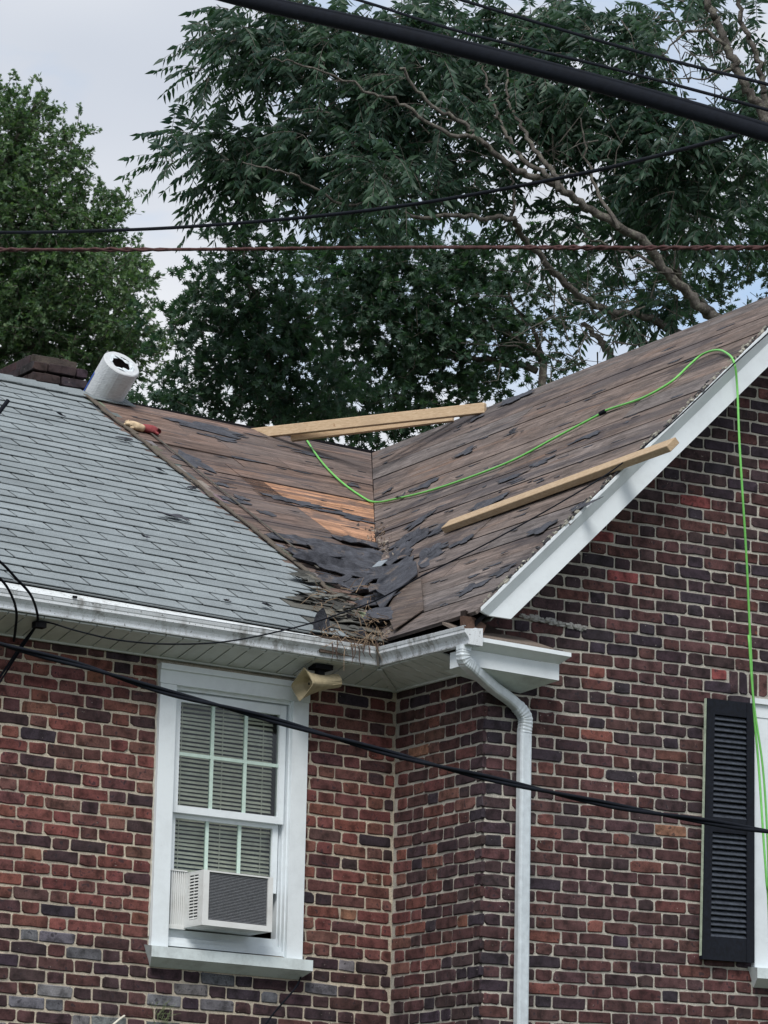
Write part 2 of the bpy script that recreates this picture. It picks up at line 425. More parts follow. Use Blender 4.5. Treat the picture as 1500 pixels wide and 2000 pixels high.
def course(M, phase, lo, hi):
    """flemish bond: header centres at phase + n M"""
    s_, h_ = M*.630, M*.305
    out = []; n0 = int((lo-phase)/M)-2
    for n in range(n0, n0+int((hi-lo)/M)+5):
        c = phase+n*M
        for a, b in ((c-h_/2, c+h_/2), (c+M/2-s_/2, c+M/2+s_/2)):
            a2, b2 = max(a, lo), min(b, hi)
            if b2-a2 > .03: out.append((a2, b2))
    return out
for k in range(-66, 12):
    zb = ZK+k*CH+.0054; h = CH-.0108
    odd = k % 2
    rs = np.random.default_rng(k+500)
    # main wall
    if zb+h < 4.95:
        for a, b in course(.316, -.118 if odd == 0 else -.276, -4.9, -.002):
            for a2, b2 in cut(a, b, zb, zb+h, (WAX0, WAX1, WAZ0-.01, WAZ1)):
                bricks.append(['A', a2, b2, zb+rs.normal(0, .001), h+rs.normal(0, .0012)])
        for a, b in course(.31, .247 if odd else .395, .005, -WY):
            bricks.append(['B', a, b, zb+rs.normal(0, .001), h+rs.normal(0, .0012)])
for k in range(-66, 60):
    zb = ZK+k*CH+.0054; h = CH-.0108; odd = k % 2
    rs = np.random.default_rng(k+900)
    lo = .0
    for a, b in course(.33, .566-.33 if odd else .731-.33, lo, XE):
        zt = zb+h+.015*a
        for a2, b2 in cut(a, b, zb, zb+h, (WCX0, WCX1, WCZ0-.01, WCZ1+.0)):
            # trim against the rake on both sides
            xl = V[0]+(zt+.02-V[2]-R2b*(WY-V[1]))/R2t
            a3 = max(a2, xl+.0); b3 = min(b2, 2*RIDGE_X-xl)
            if 4.93 < zb < 5.03 and a2 > 1.60 and b2 < 2.8: continue      # soldier course over the window
            if b3-a3 > .03: bricks.append(['C', a3, b3, zb+rs.normal(0, .001), h+rs.normal(0, .0012)])
def fr(w, a, b, z, h):
    if w == 'A': return A3(a, 0, z-.015*a), nrm((1, 0, -.015)), A3(0, -1, 0)
    if w == 'B': return A3(0, -a, z), nrm((0, -1, 0)), A3(-1, 0, 0)
    return A3(a, WY, z+.015*a), nrm((1, 0, .015)), A3(0, -1, 0)
def inpix(p):
    d = p-CAM; zc = d@FW; return 750+FPX*(d@RT)/zc, 1000-FPX*(d@UP)/zc
wl = {'A': wallA, 'B': wallB, 'C': wallC}; bulk = {'A': MB(), 'B': MB(), 'C': MB()}
cand = []
for i, (w, a, b, z, h) in enumerate(bricks):
    o, ux, out = fr(w, a, b, z, h); c = o+ux*(b-a)/2; u, v = inpix(c)
    foreshort = .52 if w == 'B' else .85
    vis = 8 < u < 1492 and 700 < v < 1994 and not (w == 'A' and (u > 765 or v < 1300-.0)) and not (w == 'C' and (u < 1022 or (u > 1362 and 1372 < v < 1885)))
    if w == 'A' and 290 < u < 600 and 1300 < v < 1890: vis = False
    if w == 'C' and u < 1110 and v < 1350: vis = False
    cand.append(((b-a)*foreshort*h if vis else 0, i))
cand.sort(reverse=True); single = {i for a_, i in cand[:300] if a_ > 0}
for i, (w, a, b, z, h) in enumerate(bricks):
    rs = np.random.default_rng(i*13+5)
    o, ux, out = fr(w, a, b, z, h); c = o+ux*(b-a)/2+A3(0, 0, h/2)
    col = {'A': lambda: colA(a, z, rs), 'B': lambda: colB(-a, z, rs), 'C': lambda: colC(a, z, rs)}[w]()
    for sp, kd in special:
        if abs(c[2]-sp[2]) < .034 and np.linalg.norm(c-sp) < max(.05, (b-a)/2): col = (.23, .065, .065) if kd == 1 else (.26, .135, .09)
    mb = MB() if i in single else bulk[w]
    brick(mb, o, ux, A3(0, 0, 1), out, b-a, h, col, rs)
    if i in single: mb.build('brick', MB_brick, wl[w])
# soldier course over the gable window
sc = MB(); x = 1.625
while x < 2.79:
    rs = np.random.default_rng(int(x*1000)); col = pick(DRK+MID, rs)
    brick(sc, A3(x, WY, 4.966+.015*(x-1.8)), A3(1, 0, 0), A3(0, 0, 1), A3(0, -1, 0), .057, .124, col, rs); x += .069
bulk['C'].mesh(sc.v, sc.f); bulk['C'].c[-len(sc.f):] = sc.c
for w in 'ABC': bulk[w].build('bricks', MB_brick, wl[w], kind='stuff')

# rooms behind the windows
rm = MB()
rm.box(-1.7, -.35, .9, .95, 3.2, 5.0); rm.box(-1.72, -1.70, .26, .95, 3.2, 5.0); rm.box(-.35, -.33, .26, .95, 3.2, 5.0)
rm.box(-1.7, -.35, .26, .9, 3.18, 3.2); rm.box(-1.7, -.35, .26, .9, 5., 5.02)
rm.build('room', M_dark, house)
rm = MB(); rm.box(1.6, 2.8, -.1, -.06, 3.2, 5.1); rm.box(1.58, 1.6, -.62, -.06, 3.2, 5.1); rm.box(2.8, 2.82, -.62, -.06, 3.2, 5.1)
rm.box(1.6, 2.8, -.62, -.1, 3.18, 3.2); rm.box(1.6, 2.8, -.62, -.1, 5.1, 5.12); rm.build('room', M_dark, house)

# ------------------------------------------------------------------ roof
# main roof sheathing base and the far sides
roof1 = MB()
T = -.045
roof1.prism([r1(-6, -.22, T), r1(G[0]+.03, -.22, T), r1(V[0], RIDGE_Y, T), r1(-6, RIDGE_Y, T)], (0, 0, -.03))
roof1.prism([(-6, RIDGE_Y+.001, z1(-6, RIDGE_Y)-.03), (2*RIDGE_X+1, RIDGE_Y+.001, z1(V[0], RIDGE_Y)-.06), (2*RIDGE_X+1, 7.8, 5.0), (-6, 7.8, 5.1)], (0, 0, -.04))
roof1.prism([(-6, .25, 0), (-6, 7.6, 0), (-6, 7.6, 5.0), (-6, RIDGE_Y, 7.25), (-6, .25, 5.1)], (.2, 0, 0))
roof1 = roof1.build('roof', M_dark, house)
roof2 = MB()
roof2.prism([r2(G[0]+.03, RAKE+.03, T), r2(V[0], RAKE+.03, T), r2(V[0], V[1], T), r2(G[0]+.03, G[1]+.02, T)], (0, 0, -.03))
xr = 2*RIDGE_X+.28
roof2.prism([(V[0]+.002, RAKE, z2(V[0], RAKE)-.03), (V[0]+.002, V[1], V[2]-.03), (xr, V[1], G[2]), (xr, RAKE, G[2])], (0, 0, -.04))
roof2 = roof2.build('gable_roof', M_dark, house)

WB = [(.172, .118, .097), (.16, .116, .10), (.18, .122, .10), (.152, .116, .104), (.168, .122, .106)]
FRESH = [(.50, .27, .16), (.46, .25, .15)]
# boards of the main slope: run along X, rows stacked in Y
y = -.25; rr = np.random.default_rng(3); row = 0
while y < RIDGE_Y-.01:
    bw = rr.uniform(.185, .235); y0 = y+.005; y1 = min(y+bw-.005, RIDGE_Y); xl = -.235
    ym = (y0+y1)/2; pu = inpix(r1(.6, ym))[1]
    xe = val(y0), val(y1)
    cuts = [xl]
    if xe[0]-xl > 1.3: cuts.append(rr.uniform(xl+.5, xe[0]-.5))
    fresh = 985 < inpix(r1(val(ym)-.15, ym))[1] < 1045
    lift = rr.uniform(0, .006)
    for i, a in enumerate(cuts):
        last = i == len(cuts)-1
        b0, b1 = (xe[0]-.006, xe[1]-.006) if last else (cuts[i+1]-.006, cuts[i+1]-.006)
        h = lift+rr.uniform(-.002, .003)
        if fresh and last and a < .1: pass
        col = tuple(c*f_ for f_ in [rr.uniform(.85, 1.18)] for c in WB[rr.integers(len(WB))])
        if fresh:
            # the newer pale wood begins part way along: split the board there
            xs = atP(488, 960, P1, n1v)[0]+.25
            if a < xs:
                MB().prism([r1(a, y0, h), r1(xs-.003, y0, h), r1(xs-.003, y1, h), r1(a, y1, h)], -.02*nrm(n1v), col).build('board', M_deckX, roof1)
                a = xs
            col = FRESH[row % 2]
        MB().prism([r1(a, y0, h), r1(b0, y0, h), r1(b1, y1, h), r1(a, y1, h)], -.02*nrm(n1v), col).build('board', M_deckX, roof1)
    y += bw; row += 1
x = -.25
while x < RIDGE_X-.01:
    bw = rr.uniform(.125, .165); x0 = x+.004; x1 = min(x+bw-.0045, RIDGE_X)
    ye = valy(x0), valy(x1)
    cuts = [RAKE+rr.uniform(-.012, .012)]
    if ye[0]-cuts[0] > 1.6 and rr.random() < .75: cuts.append(rr.uniform(cuts[0]+.6, ye[0]-.5))
    lift = rr.uniform(0, .006)
    for i, a in enumerate(cuts):
        last = i == len(cuts)-1
        b0, b1 = (ye[0]-.006, ye[1]-.006) if last else (cuts[i+1]-.006, cuts[i+1]-.006)
        h = lift+rr.uniform(-.002, .003); col = tuple(c*f_*q for f_ in [rr.uniform(.85, 1.15)] for c, q in zip(WB[rr.integers(len(WB))], (1.0, 1.16, 1.26)))
        a_ = a+rr.uniform(-.008, .008) if i == 0 else a
        MB().prism([r2(x0, a_, h), r2(x1, a, h), r2(x1, b1, h), r2(x0, b0, h)][::-1], -.02*nrm(n2v), col).build('board', M_deckY, roof2)
    x += bw

# shingles: individual tabs, each row overlapping the one below
EXP = .118            # exposure measured in Y
CUT = -.20
SG = [(.245, .28, .298), (.238, .272, .288), (.252, .286, .303), (.232, .265, .282)]
OLD = [(.20, .20, .18), (.17, .175, .165), (.23, .22, .19), (.12, .12, .115)]
def tab(mb, x0, x1, yb, col, lift=.0, skew=0., depth=None):
    d = depth or EXP+.03
    hb, ht = .010+lift, .004
    pts = [r1(x0, yb, hb), r1(x1, yb+skew, hb), r1(x1-.0, yb+d, ht), r1(x0, yb+d, ht)]
    mb.prism(pts[::-1], -.0045*nrm(n1v), col)
yb = -.275; row = 0; TW = .335; bulk_sh = MB(); rr = np.random.default_rng(21)
while yb < RIDGE_Y-.02:
    off = .02+(row % 2)*TW/2+rr.uniform(-.008, .008)
    x = CUT+.04+off-12*TW*2
    dp = min(EXP+.006, RIDGE_Y-yb)
    edge = CUT+rr.uniform(-.02, .015)
    while x < edge-.012:
        a, b = x+.0065, x+TW-.0065
        if b > -5.9:
            cc = SG[rr.integers(4)]; f = rr.uniform(.93, 1.06); cc = tuple(q*f for q in cc)
            b2 = min(b, edge)
            near = yb < .20 and b2 > -.34
            if b2-a > .01:
                if near: cc = tuple(q*.6 for q in OLD[rr.integers(4)])
                u, v = inpix(r1((max(a, -5)+b2)/2, yb+.05))
                vis = -15 < u < 1500
                mb = MB() if vis else bulk_sh
                tab(mb, a, b2, yb, cc, rr.uniform(0, .004)+(.012 if near and rr.random() < .4 else 0), rr.uniform(-.002, .002), dp)
                if vis: mb.build('shingle', M_sh, roof1)
        x += TW
    # strip of older shingles left along the torn edge
    if row % 1 == 0:
        e2 = -.075+rr.uniform(-.025, .02)
        m_ = MB(); cc = OLD[rr.integers(4)]
        tab(m_, edge+.006+.004, e2, yb+.02, tuple(q*rr.uniform(.75, 1.1) for q in cc), -.006, .004, dp)
        m_.build('shingle', M_shOld, roof1)
    yb += EXP; row += 1
bulk_sh.build('shingles', M_sh, roof1, kind='stuff')
# starter row along the eave
st = MB(); st.prism([r1(-6, -.285, .003), r1(-.72, -.285, .003), r1(-.72, -.18, .003), r1(-6, -.18, .003)][::-1], -.006*nrm(n1v), (.2, .22, .23)); st.build('starter_shingle', M_sh, roof1)
# ridge caps over the shingled part, bent over the ridge
rr = np.random.default_rng(5); x = -5.8
while x < .05:
    cc = tuple(q*(.75 if x > -.35 else .9) for q in SG[rr.integers(4)]); w_ = .17; m_ = MB()
    a, b = x, x+.2
    top = RIDGE_Y
    P = [r1(a, top-.13, .018), r1(b, top-.13, .024), A3(b, top+.01, z1(b, top)+.03), A3(a, top+.01, z1(a, top)+.022)]
    Q = [A3(a, top+.01, z1(a, top)+.022), A3(b, top+.01, z1(b, top)+.03), A3(b, top+.13, z1(b, top)-.05), A3(a, top+.13, z1(a, top)-.055)]
    m_.prism(P, (0, 0, -.005), cc); m_.prism(Q, (0, 0, -.005), cc)
    if b > -1.4: m_.build('ridge_cap', M_sh, roof1)
    else: m_.build('ridge_cap', M_sh, roof1)
    x += .165
# thin lath left along the torn edge
sp_ = [r1(.0, 3.15, .02), r1(-.015, 2.4, .022), r1(-.02, 1.7, .02), r1(-.04, 1.1, .03), r1(-.06, .8, .03)]
lt = MB()
for p, q in zip(sp_[:-1], sp_[1:]): lt.bar(p, q, .016, .003, n1v, (.085, .08, .07))
lt.build('edge_lath', M_old, roof1)
dk = MB()
for i in range(34):      # crumbled dark edge under the lath
    y_ = .3+i*.1; m0 = r1(-.175+rng.uniform(-.01, .01), y_, .022); dk.obox(m0, A3(.012+.01*rng.random(), 0, 0), A3(.006*rng.normal(), .055, .055*RM), n1v*.003, (.10, .085, .07))
dk.build('shingle_crumbs', M_old, roof1, kind='stuff')

# ---- rake boards
def rk(x, y, dz): return A3(x, y, z2(x, y)+dz)
rb = MB(); XB = -.215
for (ya, da, yb_, db, tk) in ((RAKE-.012, -.022, RAKE+.022, -.098, .02), (RAKE+.022, -.099, RAKE+.022, -.235, .02)):
    a0, a1 = rk(XB, ya, da), rk(RIDGE_X, ya, da); b0, b1 = rk(XB+(.07 if db > -.1 else .21), yb_, db), rk(RIDGE_X, yb_, db)
    if db < -.1: a0 = rk(XB+.07, ya, da)
    rb.prism([a0, a1, b1, b0], (0, tk, 0))
rb = rb.build('rake_board', M_white, house)
rb2 = MB(); rb2.prism([rk(XB, RAKE-.012, -.001), rk(RIDGE_X, RAKE-.012, -.001), rk(RIDGE_X, RAKE-.012, -.021), rk(XB, RAKE-.012, -.021)], (0, .012, 0)); rb2.build('drip_edge', M_white, house)
xo = lambda x: 2*RIDGE_X-x
rb = MB(); rb.prism([(xo(XB), RAKE+.04, z2(XB, RAKE)-.02), (xo(RIDGE_X), RAKE+.04, z2(RIDGE_X, RAKE)-.02), (xo(RIDGE_X), RAKE+.04, z2(RIDGE_X, RAKE)-.22), (xo(XB), RAKE+.04, z2(XB, RAKE)-.22)], (0, .02, 0)); rb.build('rake_board', M_white, house)
# soffit under the rake
rs_ = MB(); rs_.prism([rk(XB+.12, RAKE+.08, -.16), rk(RIDGE_X, RAKE+.08, -.16), rk(RIDGE_X, WY-.003, -.16), rk(XB+.12, WY-.003, -.16)], (0, 0, .01)); rs_.build('rake_soffit', M_soffit, house)
# crumbled starter shingle fragments along the rake edge
cr = MB(); rr = np.random.default_rng(9)
for i in range(230):
    x = rr.uniform(-.2, RIDGE_X-.05); y_ = RAKE+abs(rr.normal(0, .018))-.012
    u = nrm((rr.normal(), rr.normal(), rr.normal()*.4)); s_ = rr.uniform(.003, .012)
    c = (.30, .29, .25) if rr.random() < .55 else (.06, .06, .065)
    cr.obox(r2(x, y_, rr.uniform(.002, .014)), A3(.8, 0, .8*R2t)*s_*rr.uniform(.5, 1.4), u*s_*.7, n2v*.003, c)
cr.build('edge_crumbs', M_old, roof2, kind='stuff')

# ---- soffits (individual vinyl panels)
SA = lambda x: 4.9055-.0145*x
def soff(name_parent):
    pass
sofA = MB().prism([(-6, -.012, SA(-6)-.004), (.012, -.012, SA(0)-.004), (.012, -.03, SA(0)-.004), (-6, -.03, SA(-6)-.004)], (0, 0, .016)).build('soffit', M_soffit, house)
x = -.02; rr = np.random.default_rng(2); bs = MB(); OV = -.285; RISE = .062
def sp_A(x0, x1, mb):
    c = .003
    y0a, y0b = -.03, -.03; e0, e1 = OV, OV
    # mitre at the inside corner: panels stop on the diagonal
    mb.prism([(x0, -.03, SA(x0)+.004), (x1, -.03, SA(x1)+.004), (x1, max(OV, OV), SA(x1)+RISE), (x0, OV, SA(x0)+RISE)], (0, 0, .008))
x = OV
while x > -5.9:
    mb = MB() if x > -2.75 else bs
    sp_A(x-.0965, x-.0045, mb)
    if x > -2.75: mb.build('soffit_panel', M_soffit, sofA)
    x -= .101
# corner triangles panels
for i in range(3):
    a, b = OV+i*.095+.0045, OV+(i+1)*.095-.0025; b = min(b, -.005)
    MB().prism([(a, -.03, SA(a)+.004), (b, -.03, SA(b)+.004), (b, max(OV, b), SA(b)+.004+(RISE-.004)*(-.03-max(OV, b))/(.255)), (a, a, SA(a)+.004+(RISE-.004)*(-.03-a)/.255)], (0, 0, .008)).build('soffit_panel', M_soffit, sofA)
bs.build('soffit_panels', M_soffit, sofA, kind='stuff')
sofB = MB().prism([(-.012, -.012, SA(0)-.0045), (-.012, -.88, SA(0)-.0045), (-.03, -.88, SA(0)-.0045), (-.03, -.012, SA(0)-.0045)], (0, 0, .016)).build('soffit', M_soffit, house)
for i in range(3):
    a, b = OV+i*.095+.0045, OV+(i+1)*.095-.0025; b = min(b, -.035)
    MB().prism([(-.03, a, SA(0)+.005), (-.03, b, SA(0)+.005), (b, b, SA(0)+.005+(RISE-.004)*(-.03-b)/.255), (a, a, SA(0)+.005+(RISE-.004)*(-.03-a)/.255)], (0, 0, .008)).build('soffit_panel', M_soffit, sofB)
y = OV
while y > -.80:
    MB().prism([(-.03, y-.0045, SA(0)+.005), (-.03, y-.0965, SA(0)+.005), (OV, y-.0965, SA(0)+RISE), (OV, y-.0045, SA(0)+RISE)], (0, 0, .008)).build('soffit_panel', M_soffit, sofB); y -= .101
MB().bar((-.02, -.02, SA(0)-.002), (OV, OV, SA(0)+RISE-.006), .03, .008).build('mitre_strip', M_soffit, sofA)
# fascia boards and dark packing above the soffit
fa = MB(); fa.prism([(-6, -.262, SA(-6)+.06), (-.262, -.262, SA(0)+.06), (-.262, -.262, 5.09), (-6, -.262, 5.27)], (0, .02, 0)); fa.build('fascia', M_white, house)
fb = MB(); fb.prism([(-.262, -.262, SA(0)+.06), (-.262, -1.08, SA(0)+.06), (-.262, -1.08, 5.09), (-.262, -.262, 5.09)], (.02, 0, 0)); fb.build('fascia', M_old, house)

# ---- gutter: K profile swept along both eaves with a mitred corner
prof = [(-.265, .0), (-.304, .0), (-.306, .006), (-.296, .008), (-.298, .022), (-.305, .038), (-.318, .052), (-.325, .060), (-.325, .074), (-.328, .078), (-.332, .094), (-.325, .097), (-.318, .094)]
ZG = 4.978
gz = lambda x: ZG-.0175*(x+.3)
gA = MB(); gB = MB()
for (a, za), (b, zb_) in zip(prof[:-1], prof[1:]):
    gA.prism([(-6, a, gz(-6)+za), (a, a, ZG+za), (b, b, ZG+zb_), (-6, b, gz(-6)+zb_)], (0, .0012, .0008))
ye = -1.185; ZE = -.012
for (a, za), (b, zb_) in zip(prof[:-1], prof[1:]):
    gB.prism([(a, a, ZG+za), (a, ye, ZG+ZE+za), (b, ye, ZG+ZE+zb_), (b, b, ZG+zb_)], (.0012, 0, .0008))
gutA = gA.build('gutter', M_gutter, house); gutB = gB.build('gutter', M_gutter, house)
# corner seam and box-like end piece
MB().bar((-.31, -.31, ZG-.002), (-.335, -.335, ZG+.098), .012, .012).build('seam', m_flat('seam_dark', (.12, .11, .10), .7), gutA)
ec = MB(); e0, e1 = ye-.06, ye+.012
ec.prism([(a, ye, ZG+ZE+z_) for a, z_ in [(-.215, -.002)]+prof[1:10]+[(-.215, .092)]], (0, -.006, 0)); ec.box(-.262, -.215, ye, ye+.09, ZG+ZE, ZG+ZE+.09)
ec.build('end_cap', M_gutter, gutB)
# gutter cover strip between the shingles and the lip
gc = MB(); n_ = 40
for i in range(n_):
    a = -6+(5.32)*i/n_; b = -6+(5.32)*(i+1)/n_
    gc.poly([(a, -.333, gz(a)+.098), (b, -.333, gz(b)+.098), (b, -.283, z1(b, -.283)-.012), (a, -.283, z1(a, -.283)-.012)])
gc.build('gutter_cover', M_guard, house)
# debris bed inside the open gutter corner
gd = MB(); gd.prism([(-.68, -.32, ZG+.03), (-.29, -.29, ZG+.03), (-.27, -.27, ZG+.13), (-.68, -.27, ZG+.13)], (0, .02, 0), (.07, .055, .045)); gd.build('leaf_litter', M_old, house)
# clips
for u, v in ((146, 1166), (681, 1204)):
    p = atY(u/1., v, -.334); MB().box(p[0]-.012, p[0]+.012, -.34, -.33, p[2]-.006, p[2]+.006).build('gutter_clip', M_dark, house)

# ---- cornice return
q = lambda x, y, Y: atY(x, y, Y)
CL, CF = -1.175, -1.105
a = q(924, 1242, CL); b = q(1116, 1275, CL)
XL, XRr = a[0], b[0]; zt0, zt1 = a[2], b[2]
cr = MB()
lp = .022
tl = [A3(XL, CL, zt0), A3(XRr, CL, zt1), A3(XRr, CL, zt1-lp), A3(XL, CL, zt0-lp)]
cr.prism(tl, (0, .03, 0))
XF = q(1092, 1292, CF)[0]; zf = lambda x: zt0+(zt1-zt0)*(x-XL)/(XRr-XL)-.022-.036
fh = .085
cr.prism([A3(XL, CL+.002, zt0-lp-.001), A3(XRr-.004, CL+.002, zt1-lp-.001), A3(XF, CF, zf(XF)+.001), A3(XL-.0, CF, zf(XL)+.001)], (0, .003, .012))
cr.mesh([A3(XRr, CL, zt1-.001), A3(XRr, CL, zt1-lp), A3(XF, CF, zf(XF)), A3(XF, WY-.005, zf(XF)), A3(XRr, WY-.005, zt1-.001)], [(0, 1, 2, 3, 4)])
cornice = cr.build('cornice_crown', M_white, house)
lf = MB(); XLc = q(896, 1270, CF)[0]
lf.prism([A3(XL, CF-.001, zf(XL)), A3(XF, CF-.001, zf(XF)), A3(XF, CF-.001, zf(XF)-fh), A3(XL, CF-.001, zf(XL)-fh)], (0, .15, 0))
lf.build('cornice_face', M_white, house)
bt = q(1018, 1354, WY-.02)
lb = MB(); B0, B1 = A3(XL+.005, CF+.004, zf(XL)-fh-.001), A3(XF-.002, CF+.004, zf(XF)-fh-.001); W0, W1 = A3(XL+.005, WY-.003, zf(XL)-fh-.001), A3(XF-.002, WY-.003, zf(XF)-fh-.001)
T0 = A3(bt[0]-.12, WY-.01, bt[2]+.012); T1 = A3(bt[0]+.0, WY-.01, bt[2])
lb.mesh([B0, B1, T1, T0, W0, W1], [(0, 1, 2, 3), (1, 5, 2), (0, 3, 4), (4, 3, 2, 5)]); lb.build('cornice_underside', M_whiteD, house)
# weathered board and a block painted dark for the cavity's shade above the return
wb = MB(); a = q(917, 1222, -1.12); b = q(1086, 1266, -1.12)
wb.prism([A3(XL-.02, -1.14, zt0+.002), A3(XRr-.09, -1.14, zt1+.004), A3(XRr-.12, WY-.02, zt1+.09), A3(XL-.02, WY-.02, zt0+.10)], (0, 0, .015), (.17, .14, .12)); wb.build('weathered_board', M_old, house)
hl = MB(); a = q(912, 1197, -1.0); 
hl.prism([A3(XL+.0, -1.10, zt0+.03), A3(XL+.34, -.93, zt0+.045), A3(XL+.34, -.93, zt0+.10), A3(XL+.16, -1.0, zt0+.13), A3(XL, -1.10, zt0+.15)], (0, .05, 0), (.03, .022, .02)); hl.build('cavity_shade', M_old, house)
hb = MB(); hb.prism([A3(XL-.03, -1.13, zt0+.04), A3(XL+.10, -1.12, zt0+.035), A3(XL+.13, -1.10, zt0+.085), A3(XL+.05, -1.11, zt0+.115), A3(XL-.035, -1.13, zt0+.11)], (0, .03, 0), (.10, .062, .048)); hb.build('rafter_tail', M_old, house)
rr = np.random.default_rng(77); mm = MB()
for i in range(150):
    t = rr.random(); p = A3(.22+.42*t, WY-.004-rr.uniform(0, .012), 5.225-.02*t+rr.normal(0, .005)); s_ = rr.uniform(.003, .009)
    mm.obox(p, A3(s_*1.4, 0, 0), nrm(rr.normal(size=3))*s_, A3(0, 0, s_*.6), (.33, .33, .32))
mm.build('mortar_crumbs', M_old, house, kind='stuff')

# ---- downspout: corrugated elbows, rounded rectangular pipe
def rect_sweep(mb, pts, wx, wy, crimp=False, side=None):
    pts = [np.asarray(p, float) for p in pts]; N = 12; i0 = len(mb.v); k = len(pts)
    for j, p in enumerate(pts):
        t = nrm(pts[min(j+1, k-1)]-pts[max(j-1, 0)]); s1 = nrm(np.cross(t, (0, 1, 0))) if abs(t[1]) < .9 else nrm(np.cross(t, (1, 0, 0)))
        s2 = np.cross(s1, t); cfac = 1.0 if not crimp else (1+.035*(1 if j % 2 else -1))
        for a_ in range(N):
            an = 2*math.pi*(a_+.5)/N; c, s_ = math.cos(an), math.sin(an); e = .45
            mb.v.append(tuple(p+s1*wx/2*cfac*math.copysign(abs(c)**e, c)+s2*wy/2*cfac*math.copysign(abs(s_)**e, s_)))
    for j in range(k-1):
        for a_ in range(N):
            b_ = (a_+1) % N; mb.f.append((i0+j*N+a_, i0+j*N+b_, i0+(j+1)*N+b_, i0+(j+1)*N+a_)); mb.c.append(None)
DX = .228; DY = WY-.045
ptop = A3(-.285, -1.12, ZG-.01)
pts = spline([ptop, ptop+A3(0, 0, -.07), A3(-.215, -1.09, 4.865), A3(-.03, -1.0, 4.80), A3(.14, DY-.01, 4.745), A3(DX, DY, 4.675), A3(DX, DY, 4.585)], 10)
ds = MB(); rect_sweep(ds, [A3(DX, DY, z) for z in np.linspace(4.60, 0, 12)], .072, .058)
for s_ in (-.018, .018): ds.box(DX+s_-.003, DX+s_+.003, DY-.031, DY-.028, .02, 4.58)
ds = ds.build('downspout', M_metal, house, smooth=False)
el = MB(); rect_sweep(el, pts[4:24], .066, .064, True); el.build('elbow', M_metal, ds)
el = MB(); rect_sweep(el, pts[23:44], .062, .060, False); el.build('offset_pipe', M_metal, ds)
el = MB(); rect_sweep(el, pts[43:], .07, .062, True); el.build('elbow', M_metal, ds)
el = MB(); rect_sweep(el, pts[:5], .07, .066, False); el.build('outlet', M_metal, ds)

